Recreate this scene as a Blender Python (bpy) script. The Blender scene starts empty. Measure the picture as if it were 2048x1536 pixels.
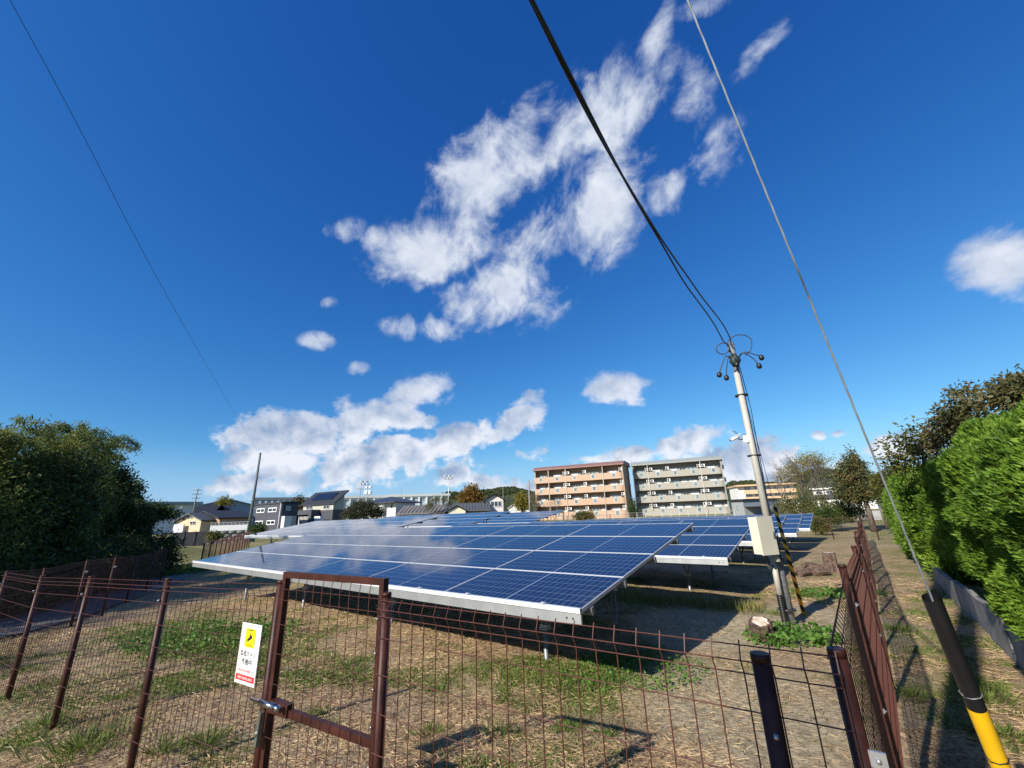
import bpy, math, random
import numpy as np
from mathutils import Vector, Matrix

random.seed(7)
RNG = np.random.default_rng(7)
sc = bpy.context.scene
COL = sc.collection
R = math.radians

# ------------------------------------------------------------------ camera
F, PITCH, ROLL, CAMH = 821.734, 0.309719, -0.034068, 1.72
_fw = Vector((0, math.cos(PITCH), math.sin(PITCH)))
_rt = Vector((1, 0, 0)); _up = _rt.cross(_fw)
CR = math.cos(ROLL) * _rt + math.sin(ROLL) * _up
CU = -math.sin(ROLL) * _rt + math.cos(ROLL) * _up
cd = bpy.data.cameras.new('camera'); cam = bpy.data.objects.new('camera', cd); COL.objects.link(cam)
cam.matrix_world = Matrix.Translation((0, 0, CAMH)) @ Matrix((CR, CU, -_fw)).transposed().to_4x4()
cd.sensor_width = 36; cd.lens = 36 * F / 2048; cd.clip_start = 0.05; cd.clip_end = 6000
sc.camera = cam

# ------------------------------------------------------------------ light
SUN_AZ, SUN_EL = R(-133.6), R(30.5)
SUN = Vector((math.sin(SUN_AZ) * math.cos(SUN_EL), math.cos(SUN_AZ) * math.cos(SUN_EL), math.sin(SUN_EL)))
sl = bpy.data.lights.new('sun', 'SUN'); sl.energy = 5.0; sl.angle = R(0.53); sl.color = (1.0, 0.93, 0.82)
so = bpy.data.objects.new('sun', sl); COL.objects.link(so)
so.rotation_euler = SUN.to_track_quat('Z', 'Y').to_euler()
sc.view_settings.view_transform = 'Standard'; sc.view_settings.look = 'None'
sc.view_settings.exposure = 0.55; sc.view_settings.gamma = 1; sc.view_settings.use_curve_mapping = False

def pix(px, py):
    """unit world direction in which the photograph shows this spot"""
    d = _fw * F + CR * (px - 1024) - CU * (py - 768)
    return d.normalized()
def P(px, py, D):
    d = pix(px, py); h = math.hypot(d.x, d.y)
    return Vector((d.x / h * D, d.y / h * D, CAMH + d.z / h * D))
def Z(px, py, D): return P(px, py, D).z

# ------------------------------------------------------------------ world: sky and clouds laid out by direction
world = bpy.data.worlds.new('World'); sc.world = world; world.use_nodes = True
nt = world.node_tree; nt.nodes.clear(); NL = nt.links.new
def N(tree, typ, **kw):
    n = tree.nodes.new(typ)
    for k, v in kw.items(): setattr(n, k, v)
    return n
def mth(tree, op, a, b=None, c=None, clamp=False):
    n = N(tree, 'ShaderNodeMath', operation=op, use_clamp=clamp)
    for i, v in enumerate((a, b, c)):
        if v is None: continue
        if isinstance(v, (int, float)): n.inputs[i].default_value = v
        else: tree.links.new(v, n.inputs[i])
    return n.outputs[0]
def smooth(tree, x, lo, hi, a=0.0, b=1.0):
    n = N(tree, 'ShaderNodeMapRange', interpolation_type='SMOOTHSTEP')
    tree.links.new(x, n.inputs['Value'])
    n.inputs['From Min'].default_value = lo; n.inputs['From Max'].default_value = hi
    n.inputs['To Min'].default_value = a; n.inputs['To Max'].default_value = b
    return n.outputs[0]
sky = N(nt, 'ShaderNodeTexSky', sky_type='NISHITA')
sky.sun_disc = False; sky.sun_elevation = SUN_EL; sky.sun_rotation = SUN_AZ
sky.air_density = 1.0; sky.dust_density = 0.25; sky.ozone_density = 3.0; sky.altitude = 0
# the phone renders this sky deeper and purer than the model: one power curve per channel
sc3 = N(nt, 'ShaderNodeSeparateColor'); NL(sky.outputs[0], sc3.inputs[0]); cm3 = N(nt, 'ShaderNodeCombineColor')
for ch, ref, out, pw in (('Red', 2.71, 1.41, 1.60), ('Green', 4.43, 4.52, 1.11), ('Blue', 6.75, 8.9, .74)):
    v = mth(nt, 'POWER', mth(nt, 'MULTIPLY', sc3.outputs[ch], 1 / ref), pw)
    NL(mth(nt, 'MULTIPLY', v, out / 1.464), cm3.inputs[ch])
tc = N(nt, 'ShaderNodeTexCoord')
DIR = tc.outputs['Generated']
# px, py, half width, half height, tilt (deg, anticlockwise), strength
BLOBS = [(1000, 330, 185, 105, 35, .92), (1150, 270, 170, 95, 38, .78), (1190, 400, 105, 150, -14, .95), (880, 500, 140, 80, 20, .95), (1060, 490, 120, 70, 20, .6),
         (1010, 580, 120, 85, 5, .95), (930, 600, 60, 60, -40, .75), (850, 655, 90, 28, -5, .75), (1290, 200, 110, 40, 62, .75), (1310, 80, 95, 30, 70, .8), (1250, 330, 130, 80, 40, .55),
         (1385, 190, 50, 80, 12, .62), (1440, 310, 110, 60, 35, .36), (1525, 95, 95, 24, 48, .42), (1420, 5, 110, 25, 20, .6), (1330, 375, 48, 60, -20, .72),
         (695, 462, 36, 27, 25, .50), (648, 470, 26, 26, 0, .45), (755, 480, 36, 28, 20, .5), (657, 604, 18, 13, 0, .5),
         (632, 683, 36, 20, 0, .66), (712, 738, 28, 16, 5, .44), 
         (845, 783, 74, 34, 12, .95), (1237, 781, 72, 36, -5, .92), (1040, 838, 66, 38, 30, .82), (1060, 800, 44, 20, 30, .6),
         (565, 872, 110, 58, 0, 1.1), (520, 912, 70, 36, 10, .9), (640, 880, 90, 50, -4, .9), (765, 833, 100, 36, -8, 1.0), (700, 862, 60, 40, 0, .8), (800, 905, 130, 44, 4, .95), (915, 882, 85, 38, 22, .95), (980, 872, 50, 20, 8, .7), (720, 928, 130, 42, 6, 1.0), (590, 925, 90, 36, 0, .9),
         (470, 968, 110, 24, 5, .6), (640, 965, 170, 30, 4, .62), (915, 940, 60, 30, 25, .72), (1065, 908, 44, 18, 10, .6),
         (975, 962, 50, 20, 0, .7), (1040, 978, 90, 22, 0, .7), (1210, 918, 70, 22, 5, .62), (1285, 905, 34, 20, 0, .72), (1375, 886, 80, 34, 15, .9), (1480, 925, 110, 46, 10, .95),
         (1500, 960, 190, 30, 0, .62), (1640, 872, 20, 11, 0, .6), (1676, 870, 24, 12, 0, .68), (1800, 892, 72, 28, 8, .85), (1640, 930, 90, 22, 0, .5), 
         (2010, 525, 110, 70, 15, 1.05), (2160, 560, 130, 90, 0, 1.0), (-150, 700, 160, 80, 0, .9), (300, -420, 240, 120, 20, .9)]
chain = None
for (bx, by, ra, rb, ang, wt) in BLOBS:
    c = pix(bx, by)
    e1 = (pix(bx + 30 * math.cos(R(ang)), by - 30 * math.sin(R(ang))) - c)
    l1 = e1.length / 30
    e1 = (e1 - c * e1.dot(c)).normalized(); e2 = c.cross(e1)
    l2 = (pix(bx - 30 * math.sin(R(ang)), by - 30 * math.cos(R(ang))) - c).length / 30
    M = Matrix((e1, e2, c)).transposed()
    mp = N(nt, 'ShaderNodeMapping', vector_type='TEXTURE')
    mp.inputs['Rotation'].default_value = M.to_euler('XYZ')
    mp.inputs['Scale'].default_value = (ra * l1, rb * l2, 100.0)
    NL(DIR, mp.inputs['Vector'])
    ln = N(nt, 'ShaderNodeVectorMath', operation='LENGTH'); NL(mp.outputs[0], ln.inputs[0])
    v = mth(nt, 'MULTIPLY', smooth(nt, ln.outputs['Value'], 1.45, 0.15), wt)
    # one vector carries (strongest blob, sum of weights, weighted height inside the blob)
    sy = N(nt, 'ShaderNodeSeparateXYZ'); NL(mp.outputs[0], sy.inputs[0]); v2 = mth(nt, 'MULTIPLY', v, v)
    c1 = N(nt, 'ShaderNodeCombineXYZ'); NL(v, c1.inputs[0]); c1.inputs[1].default_value = -1e6; c1.inputs[2].default_value = -1e6
    yv = mth(nt, 'MULTIPLY', v2, sy.outputs['Y']); c2_ = N(nt, 'ShaderNodeCombineXYZ'); NL(v2, c2_.inputs[1]); NL(yv, c2_.inputs[2])
    mxv = N(nt, 'ShaderNodeVectorMath', operation='MAXIMUM'); NL(c1.outputs[0], mxv.inputs[0])
    if chain is not None: NL(chain, mxv.inputs[1])
    adv = N(nt, 'ShaderNodeVectorMath', operation='ADD'); NL(mxv.outputs[0], adv.inputs[0]); NL(c2_.outputs[0], adv.inputs[1]); chain = adv.outputs[0]
sc_ = N(nt, 'ShaderNodeSeparateXYZ'); NL(chain, sc_.inputs[0]); acc, wsum, ysum = sc_.outputs
def noise(vec, sc_, det, ro, dist):
    n = N(nt, 'ShaderNodeTexNoise'); n.inputs['Scale'].default_value = sc_; n.inputs['Detail'].default_value = det
    n.inputs['Roughness'].default_value = ro; n.inputs['Distortion'].default_value = dist; NL(vec, n.inputs['Vector']); return n.outputs[0]
# wind-drawn frame for the high wisps
_c = pix(1200, 250); _e = (pix(1235, 180) - _c); _e = (_e - _c * _e.dot(_c)).normalized(); _f = _c.cross(_e)
mpw = N(nt, 'ShaderNodeMapping', vector_type='TEXTURE'); mpw.inputs['Rotation'].default_value = Matrix((_e, _f, _c)).transposed().to_euler('XYZ')
mpw.inputs['Scale'].default_value = (1.15, 1, 1); NL(DIR, mpw.inputs['Vector'])
mpl = N(nt, 'ShaderNodeMapping'); mpl.inputs['Scale'].default_value = (1, 1, 1.35); NL(DIR, mpl.inputs['Vector'])
f_high = mth(nt, 'ADD', mth(nt, 'MULTIPLY', noise(mpw.outputs[0], 8.5, 10, .60, .45), .76), mth(nt, 'MULTIPLY', noise(mpw.outputs[0], 28, 7, .62, .3), .24))
f_low = mth(nt, 'ADD', mth(nt, 'MULTIPLY', noise(mpl.outputs[0], 17, 9, .55, .25), .8), mth(nt, 'MULTIPLY', noise(mpl.outputs[0], 60, 6, .6, .3), .2))
sep = N(nt, 'ShaderNodeSeparateXYZ'); NL(DIR, sep.inputs[0])
low = smooth(nt, sep.outputs['Z'], 0.40, 0.16)                      # cumulus low down, torn cloud overhead
inv = mth(nt, 'SUBTRACT', 1.0, low)
fb = mth(nt, 'ADD', mth(nt, 'MULTIPLY', f_high, inv), mth(nt, 'MULTIPLY', f_low, low))
dens_in = mth(nt, 'ADD', acc, mth(nt, 'MULTIPLY', mth(nt, 'SUBTRACT', fb, 0.5), mth(nt, 'SUBTRACT', 3.7, mth(nt, 'MULTIPLY', low, .7))))
wide = smooth(nt, dens_in, 0.14, 1.02)
tight = smooth(nt, dens_in, 0.16, 0.66)
mask = mth(nt, 'ADD', mth(nt, 'MULTIPLY', tight, low), mth(nt, 'MULTIPLY', wide, inv))
mask = mth(nt, 'MULTIPLY', mask, smooth(nt, acc, 0.01, 0.22), clamp=True)
mask = mth(nt, 'MULTIPLY', mask, smooth(nt, sep.outputs['Z'], -0.01, 0.02, 0.0, 0.97))
# relief of the clouds: the side towards the sun and the thin edges are bright, thick bases blue-grey
def puff(off):
    mp = N(nt, 'ShaderNodeMapping'); mp.inputs['Location'].default_value = off; NL(DIR, mp.inputs['Vector'])
    n = N(nt, 'ShaderNodeTexNoise'); n.inputs['Scale'].default_value = 13; n.inputs['Detail'].default_value = 6; n.inputs['Roughness'].default_value = .52
    n.inputs['Distortion'].default_value = .3; NL(mp.outputs[0], n.inputs['Vector']); return n.outputs[0]
rel = mth(nt, 'MULTIPLY', mth(nt, 'SUBTRACT', puff((0, 0, 0)), puff((.014, .0, -.026))), 3.4)
yloc = mth(nt, 'DIVIDE', ysum, mth(nt, 'ADD', wsum, 1e-4))
edge = smooth(nt, dens_in, 1.3, .45)
lit_low = mth(nt, 'ADD', mth(nt, 'ADD', .54, mth(nt, 'MULTIPLY', yloc, .50)), mth(nt, 'ADD', mth(nt, 'MULTIPLY', rel, .85), mth(nt, 'MULTIPLY', edge, .22)), clamp=True)
lit_high = mth(nt, 'ADD', mth(nt, 'ADD', .50, mth(nt, 'MULTIPLY', smooth(nt, dens_in, .5, 1.4), .34)), mth(nt, 'MULTIPLY', rel, .25), clamp=True)
hi = mth(nt, 'ADD', mth(nt, 'MULTIPLY', lit_low, low), mth(nt, 'MULTIPLY', lit_high, inv), clamp=True)
ccol = N(nt, 'ShaderNodeMix', data_type='RGBA'); NL(hi, ccol.inputs['Factor'])
ccol.inputs['A'].default_value = (2.1, 2.85, 4.2, 1); ccol.inputs['B'].default_value = (5.9, 6.15, 6.75, 1)
hz = N(nt, 'ShaderNodeMix', data_type='RGBA'); NL(smooth(nt, sep.outputs['Z'], 0.17, -0.01, 0, .85), hz.inputs['Factor'])
NL(cm3.outputs[0], hz.inputs['A']); hz.inputs['B'].default_value = (2.5, 4.1, 6.2, 1)
mixs = N(nt, 'ShaderNodeMix', data_type='RGBA'); NL(mask, mixs.inputs['Factor'])
NL(hz.outputs['Result'], mixs.inputs['A']); NL(ccol.outputs['Result'], mixs.inputs['B'])
bg = N(nt, 'ShaderNodeBackground'); bg.inputs['Strength'].default_value = 0.10
NL(mixs.outputs['Result'], bg.inputs['Color'])
wo = N(nt, 'ShaderNodeOutputWorld'); NL(bg.outputs[0], wo.inputs['Surface'])

# ------------------------------------------------------------------ materials
MATS = {}
def mat(name, c, rough=.7, metal=0., var=.12, scale=6., bump=0., c2=None, spec=None, detail=4.):
    if name in MATS: return MATS[name]
    m = bpy.data.materials.new(name); m.use_nodes = True; t = m.node_tree; b = t.nodes['Principled BSDF']
    b.inputs['Roughness'].default_value = rough; b.inputs['Metallic'].default_value = metal
    if spec is not None: b.inputs['Specular IOR Level'].default_value = spec
    geo = N(t, 'ShaderNodeTexCoord')
    nz = N(t, 'ShaderNodeTexNoise'); nz.inputs['Scale'].default_value = scale; nz.inputs['Detail'].default_value = detail
    t.links.new(geo.outputs['Object'], nz.inputs['Vector'])
    mx = N(t, 'ShaderNodeMix', data_type='RGBA')
    t.links.new(smooth(t, nz.outputs[0], .32, .68), mx.inputs['Factor'])
    if c2 is None:
        lo = [max(0, v * (1 - var)) for v in c]; hi_ = [min(1, v * (1 + var)) for v in c]
    else: lo, hi_ = c, c2
    mx.inputs['A'].default_value = (*lo, 1); mx.inputs['B'].default_value = (*hi_, 1)
    t.links.new(mx.outputs['Result'], b.inputs['Base Color'])
    if bump:
        bp = N(t, 'ShaderNodeBump'); bp.inputs['Strength'].default_value = bump; bp.inputs['Distance'].default_value = .02
        t.links.new(nz.outputs[0], bp.inputs['Height']); t.links.new(bp.outputs[0], b.inputs['Normal'])
    MATS[name] = m; return m
def leafmat(name, cols, rough=.55, trans=.25):
    if name in MATS: return MATS[name]
    m = bpy.data.materials.new(name); m.use_nodes = True; t = m.node_tree; b = t.nodes['Principled BSDF']
    g = N(t, 'ShaderNodeNewGeometry'); cr = N(t, 'ShaderNodeValToRGB')
    el = cr.color_ramp.elements
    while len(el) < len(cols): el.new(.5)
    for i, c in enumerate(cols):
        el[i].position = i / (len(cols) - 1); el[i].color = (*c, 1)
    tcn = N(t, 'ShaderNodeTexCoord'); nz = N(t, 'ShaderNodeTexNoise'); nz.inputs['Scale'].default_value = .9
    t.links.new(tcn.outputs['Object'], nz.inputs['Vector'])
    v = mth(t, 'ADD', mth(t, 'MULTIPLY', g.outputs['Random Per Island'], .6), mth(t, 'MULTIPLY', smooth(t, nz.outputs[0], .3, .7), .4))
    t.links.new(v, cr.inputs[0]); t.links.new(cr.outputs[0], b.inputs['Base Color'])
    b.inputs['Roughness'].default_value = rough; b.inputs['Specular IOR Level'].default_value = .3
    tr = N(t, 'ShaderNodeBsdfTranslucent'); ms = N(t, 'ShaderNodeMixShader'); ms.inputs[0].default_value = trans
    t.links.new(cr.outputs[0], tr.inputs['Color'])
    t.links.new(b.outputs[0], ms.inputs[1]); t.links.new(tr.outputs[0], ms.inputs[2])
    t.links.new(ms.outputs[0], t.nodes['Material Output'].inputs['Surface'])
    MATS[name] = m; return m

# ------------------------------------------------------------------ mesh helpers
class MB:
    def __init__(s): s.v = []; s.f = []; s.sm = []
    def quadbox(s, pts):           # 8 points: bottom 4 (ccw), top 4
        o = len(s.v); s.v += [tuple(p) for p in pts]
        for q in ((3, 2, 1, 0), (4, 5, 6, 7), (0, 1, 5, 4), (1, 2, 6, 5), (2, 3, 7, 6), (3, 0, 4, 7)):
            s.f.append([o + i for i in q]); s.sm.append(False)
        return s
    def box(s, x0, x1, y0, y1, z0, z1):
        return s.quadbox([(x0, y0, z0), (x1, y0, z0), (x1, y1, z0), (x0, y1, z0), (x0, y0, z1), (x1, y0, z1), (x1, y1, z1), (x0, y1, z1)])
    def bar(s, a, b, w, h, up=(0, 0, 1)):
        a = Vector(a); b = Vector(b); d = (b - a).normalized(); u = Vector(up)
        if abs(d.dot(u)) > .99: u = Vector((0, 1, 0))
        sx = d.cross(u).normalized() * w / 2; sy = sx.cross(d).normalized() * h / 2
        return s.quadbox([a - sx - sy, a + sx - sy, b + sx - sy, b - sx - sy, a - sx + sy, a + sx + sy, b + sx + sy, b - sx + sy])
    def tube(s, pts, r, n=8, cap=True, smooth_=True):
        pts = [Vector(p) for p in pts]; k = len(pts)
        rs = r if isinstance(r, (list, tuple)) else [r] * k
        o = len(s.v); prev = None
        for i, p in enumerate(pts):
            d = (pts[min(i + 1, k - 1)] - pts[max(i - 1, 0)]).normalized()
            if prev is None:
                u = Vector((0, 0, 1)) if abs(d.z) < .9 else Vector((1, 0, 0))
                a = d.cross(u).normalized()
            else: a = (prev - d * prev.dot(d)).normalized()
            prev = a; b = d.cross(a)
            for j in range(n):
                t = 2 * math.pi * j / n; s.v.append(tuple(p + (a * math.cos(t) + b * math.sin(t)) * rs[i]))
        for i in range(k - 1):
            for j in range(n):
                s.f.append([o + i * n + j, o + i * n + (j + 1) % n, o + (i + 1) * n + (j + 1) % n, o + (i + 1) * n + j]); s.sm.append(smooth_)
        if cap:
            s.f.append([o + j for j in range(n)][::-1]); s.sm.append(False)
            s.f.append([o + (k - 1) * n + j for j in range(n)]); s.sm.append(False)
        return s
    def poly(s, pts):
        o = len(s.v); s.v += [tuple(p) for p in pts]; s.f.append(list(range(o, o + len(pts)))); s.sm.append(False); return s
    def prism(s, prof, x0, x1, axis='x'):   # profile of (a,z) extruded
        o = len(s.v); n = len(prof)
        for x in (x0, x1):
            for a, z in prof: s.v.append((x, a, z) if axis == 'x' else (a, x, z))
        for i in range(n):
            s.f.append([o + i, o + (i + 1) % n, o + n + (i + 1) % n, o + n + i]); s.sm.append(False)
        s.f.append([o + i for i in range(n)][::-1]); s.sm.append(False); s.f.append([o + n + i for i in range(n)]); s.sm.append(False)
        return s
    def ball(s, c, r, seg=10, ring=6, jit=0):
        o = len(s.v); c = Vector(c); rr = r if isinstance(r, (tuple, list)) else (r, r, r)
        for i in range(ring + 1):
            ph = math.pi * i / ring
            for j in range(seg):
                t = 2 * math.pi * j / seg; q = 1 + random.uniform(-jit, jit)
                s.v.append((c.x + rr[0] * q * math.sin(ph) * math.cos(t), c.y + rr[1] * q * math.sin(ph) * math.sin(t), c.z + rr[2] * q * math.cos(ph)))
        for i in range(ring):
            for j in range(seg):
                s.f.append([o + i * seg + j, o + (i + 1) * seg + j, o + (i + 1) * seg + (j + 1) % seg, o + i * seg + (j + 1) % seg]); s.sm.append(True)
        return s
    def mesh(s, name, m):
        me = bpy.data.meshes.new(name); me.from_pydata(s.v, [], s.f); me.materials.append(m)
        me.polygons.foreach_set('use_smooth', s.sm); me.update(); return me
    def build(s, name, m, parent=None, loc=None, label=None):
        return mk(name, s.mesh(name, m), parent, loc, label)
def mk(name, data, parent=None, loc=None, label=None):
    o = bpy.data.objects.new(name, data); COL.objects.link(o)
    if parent is not None: o.parent = parent
    if loc is not None: o.location = loc
    if label: o['label'] = label
    return o
def tag(o, label=None, cat=None, group=None, kind=None):
    if label: o['label'] = label
    if cat: o['category'] = cat
    if group: o['group'] = group
    if kind: o['kind'] = kind
    return o
def empty(name, loc, rz=0., label=None, cat=None, group=None):
    o = bpy.data.objects.new(name, None); COL.objects.link(o); o.location = loc; o.rotation_euler = (0, 0, rz)
    o.empty_display_size = .2
    return tag(o, label, cat, group)
def kids(o): return [c for c in COL.objects if c.parent == o]
def copy_tree(o, parent=None, _k=None):
    if _k is None:
        _k = {}
        for c in COL.objects:
            if c.parent: _k.setdefault(c.parent.name, []).append(c)
    c = o.copy(); COL.objects.link(c)
    if parent is not None: c.parent = parent
    for ch in _k.get(o.name, []): copy_tree(ch, c, _k)
    return c
def np_mesh(name, verts, k, m):
    """verts (n*k,3): n separate k-gons"""
    nV = len(verts); nf = nV // k
    me = bpy.data.meshes.new(name); me.vertices.add(nV); me.vertices.foreach_set('co', np.ascontiguousarray(verts, dtype=np.float32).ravel())
    me.loops.add(nV); me.loops.foreach_set('vertex_index', np.arange(nV, dtype=np.int32))
    me.polygons.add(nf); me.polygons.foreach_set('loop_start', np.arange(0, nV, k, dtype=np.int32))
    me.polygons.foreach_set('loop_total', np.full(nf, k, dtype=np.int32))
    me.materials.append(m); me.update(calc_edges=True); return me
def unit(a): return a / np.maximum(1e-9, np.linalg.norm(a, axis=1, keepdims=True))
def leaves(c, d, L, W, fold=.25):
    """rhombic leaves with a slight fold: base c, direction d, length L, width W"""
    n = len(c); d = unit(d); s = unit(np.cross(d, RNG.normal(size=(n, 3)))); u = np.cross(s, d)
    L = np.broadcast_to(np.asarray(L, float).reshape(-1, 1), (n, 1)); W = np.broadcast_to(np.asarray(W, float).reshape(-1, 1), (n, 1))
    a = c; b = c + d * L * .45 + s * W * .5 + u * W * fold; t = c + d * L; e = c + d * L * .45 - s * W * .5 + u * W * fold
    return np.stack([a, b, t, e], 1).reshape(-1, 3)

# value noise
_tab = RNG.random((256, 256))
def vnoise(x, y):
    xi = np.floor(x).astype(int); yi = np.floor(y).astype(int); fx = x - xi; fy = y - yi
    fx = fx * fx * (3 - 2 * fx); fy = fy * fy * (3 - 2 * fy)
    g = lambda a, b: _tab[a & 255, b & 255]
    return (g(xi, yi) * (1 - fx) + g(xi + 1, yi) * fx) * (1 - fy) + (g(xi, yi + 1) * (1 - fx) + g(xi + 1, yi + 1) * fx) * fy
def fbm(x, y, o=4):
    s = 0; a = .5
    for i in range(o): s = s + a * vnoise(x * 2 ** i + 17 * i, y * 2 ** i + 31 * i); a *= .5
    return s / (1 - .5 ** o)
def sst(x, a, b):
    t = np.clip((x - a) / (b - a), 0, 1); return t * t * (3 - 2 * t)

# ------------------------------------------------------------------ plot frame: n runs up the panel slope, r along the rows
AZ = -0.673909
rv = Vector((math.cos(AZ), math.sin(AZ), 0)); nv = Vector((-math.sin(AZ), math.cos(AZ), 0))
def Q(q, s, z=0.): return Vector((-rv.x * q + nv.x * s, -rv.y * q + nv.y * s, z))     # q to the left along rows, s away
def qs(x, y): return -(x * rv.x + y * rv.y), x * nv.x + y * nv.y

def ground_z(x, y):
    x = np.asarray(x, float); y = np.asarray(y, float); q, s = qs(x, y)
    z = .36 * sst(q, 10.5, 14.) * sst(s, 6., 11.) * (1 - sst(s, 34, 44)) * (1 - sst(q, 25.5, 28.5))
    z = z - .045 * np.clip(s - 6, 0, 30) / 5.8 * (1 - sst(q, 3, 12)) * (1 - sst(s, 34, 60))
    z = z - .28 * sst(q, 10.5, 15.5) * (1 - sst(s, 6., 11.)) * (1 - sst(q, 30, 50))
    z = z - .25 * sst(q, 26.5, 29) * sst(s, 6, 11) * (1 - sst(s, 34, 50))
    z = z + .12 * (1 - sst(np.hypot(x + .2, y - 1.2), 1.6, 3.4))
    z = z + .7 * sst(s, 50, 120)
    z = z + (fbm(x * 1.3, y * 1.3) - .5) * .07 * (1 - sst(np.hypot(x, y), 12, 25)) + (fbm(x * .4 + 9, y * .4) - .5) * .10 * (1 - sst(np.hypot(x, y), 30, 60))
    return z
ROADP = [(-9.4, -6), (-9.7, 3), (-10.9, 8.6), (-14.2, 16.5), (-19, 25)]
_gz0 = ground_z
def road_left(x, y):
    """signed distance to the road's centre line, positive on the far (grove) side"""
    best = np.full(np.shape(x), 1e9); sg = np.zeros(np.shape(x))
    for (ax, ay), (bx_, by_) in zip(ROADP, ROADP[1:]):
        dx, dy = bx_ - ax, by_ - ay; L2 = dx * dx + dy * dy; t_ = np.clip(((x - ax) * dx + (y - ay) * dy) / L2, 0, 1)
        ex, ey = x - ax - t_ * dx, y - ay - t_ * dy; d_ = np.hypot(ex, ey); cr_ = dx * ey - dy * ex
        m_ = d_ < best; best = np.where(m_, d_, best); sg = np.where(m_, np.sign(cr_), sg)
    return best * sg
def ground_z(x, y):
    x = np.asarray(x, float); y = np.asarray(y, float)
    return _gz0(x, y) + 1.0 * sst(road_left(x, y), 1.6, 3.6) * (1 - sst(y, 26, 34))
def gz(x, y): return float(ground_z(x, y))
def green_mask(x, y):
    q, s = qs(x, y)
    g = sst(fbm(x * .9 + 3, y * .9, 5), .50, .68) * .46 + .42 * sst(fbm(x * 2.6 + 3, y * 2.6, 4), .52, .66)
    def spot(cx, cy, r, w): return w * (1 - sst(np.hypot(x - cx, y - cy), r * .3, r))
    g = g + spot(-4.9, 7.4, 1.5, 1.0) + spot(-3.6, 6.6, 1.1, .9) + spot(-6.6, 8.6, 1.5, .8) + spot(-2.4, 5.9, .9, .6) + spot(.6, 5.4, 1.3, .75) + spot(1.2, 5.5, .8, .5) + spot(3.7, 6.4, .55, .9) + spot(-.3, 5.7, .8, .4)
    g = g + .8 * sst(q, 12.6, 14.5) * sst(s, 5, 9) + .55 * (1 - sst(np.abs(s - 8.9), .1, .7)) * sst(q, -1, 2) + spot(6.4, 9.6, 1.4, .6)
    g = g + .75 * (1 - sst(q, -.5, -.1)) * sst(fbm(x * 1.8, y * 1.8), .40, .58) + .35 * sst(s, 27, 32)
    dirt = dirt_mask(x, y)
    return np.clip(g * (1 - .85 * dirt) * (.35 + 1.1 * fbm(x * 3.1, y * 3.1 + 5, 3)), 0, 1)
def dirt_mask(x, y):
    q, s = qs(x, y)
    d = (1 - sst(np.hypot((x - 1.9) / 1.25, (y - 4.6) / 1.5), .5, 1.15)) + (1 - sst(np.hypot((x - 3.2) / 1.6, (y - 6.9) / 1.2), .5, 1.1)) + .8 * (1 - sst(np.hypot(x - 4.6, y - 7.3), .5, 1.7))
    d = d + .8 * (1 - sst(np.hypot((x - 2.6) / 1., (y - 7.4) / 1.3), .5, 1.2))
    return np.clip(d * (.6 + .7 * fbm(x * 2, y * 2 + 40)), 0, 1)

# ground sheet
def ticks(a, b, st, far):
    m = list(np.arange(a, b + 1e-6, st)); g = []; d = st; v = b
    while v < far: d *= 1.22; v += d; g.append(v)
    h = []; d = st; v = a
    while v > -far: d *= 1.22; v -= d; h.append(v)
    return np.array(h[::-1] + m + g)
gx = ticks(-15, 12, .12, 1400); gy = ticks(-3, 19, .12, 1400)
XX, YY = np.meshgrid(gx, gy); ZZ = ground_z(XX, YY)
nx, ny = len(gx), len(gy)
gi = (np.arange(ny - 1)[:, None] * nx + np.arange(nx - 1)[None, :]).ravel()
gf = np.stack([gi, gi + 1, gi + nx + 1, gi + nx], 1)
me = bpy.data.meshes.new('ground'); me.vertices.add(nx * ny)
me.vertices.foreach_set('co', np.stack([XX, YY, ZZ], -1).astype(np.float32).ravel())
me.loops.add(gf.size); me.loops.foreach_set('vertex_index', gf.astype(np.int32).ravel())
me.polygons.add(len(gf)); me.polygons.foreach_set('loop_start', np.arange(0, gf.size, 4, dtype=np.int32)); me.polygons.foreach_set('loop_total', np.full(len(gf), 4, dtype=np.int32))
me.polygons.foreach_set('use_smooth', np.ones(len(gf), dtype=bool)); me.update(calc_edges=True)
ca = me.color_attributes.new('cover', 'FLOAT_COLOR', 'POINT')
cv = np.zeros((ny, nx, 4), np.float32); cv[..., 0] = green_mask(XX, YY); cv[..., 1] = dirt_mask(XX, YY); cv[..., 3] = 1
ca.data.foreach_set('color', cv.ravel())
gm = bpy.data.materials.new('field'); gm.use_nodes = True; t = gm.node_tree; b = t.nodes['Principled BSDF']; b.inputs['Roughness'].default_value = .95; b.inputs['Specular IOR Level'].default_value = .15
at = N(t, 'ShaderNodeAttribute', attribute_name='cover'); sp = N(t, 'ShaderNodeSeparateColor'); t.links.new(at.outputs['Color'], sp.inputs[0])
tcg = N(t, 'ShaderNodeTexCoord')
def nz(sc_, det=8, ro=.6, dist=0):
    n = N(t, 'ShaderNodeTexNoise'); n.inputs['Scale'].default_value = sc_; n.inputs['Detail'].default_value = det; n.inputs['Roughness'].default_value = ro; n.inputs['Distortion'].default_value = dist
    t.links.new(tcg.outputs['Object'], n.inputs['Vector']); return n.outputs[0]
def mixc(f, a, b_):
    m_ = N(t, 'ShaderNodeMix', data_type='RGBA')
    if isinstance(f, float): m_.inputs['Factor'].default_value = f
    else: t.links.new(f, m_.inputs['Factor'])
    for k, v in (('A', a), ('B', b_)):
        if isinstance(v, tuple): m_.inputs[k].default_value = (*v, 1)
        else: t.links.new(v, m_.inputs[k])
    return m_.outputs['Result']
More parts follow.
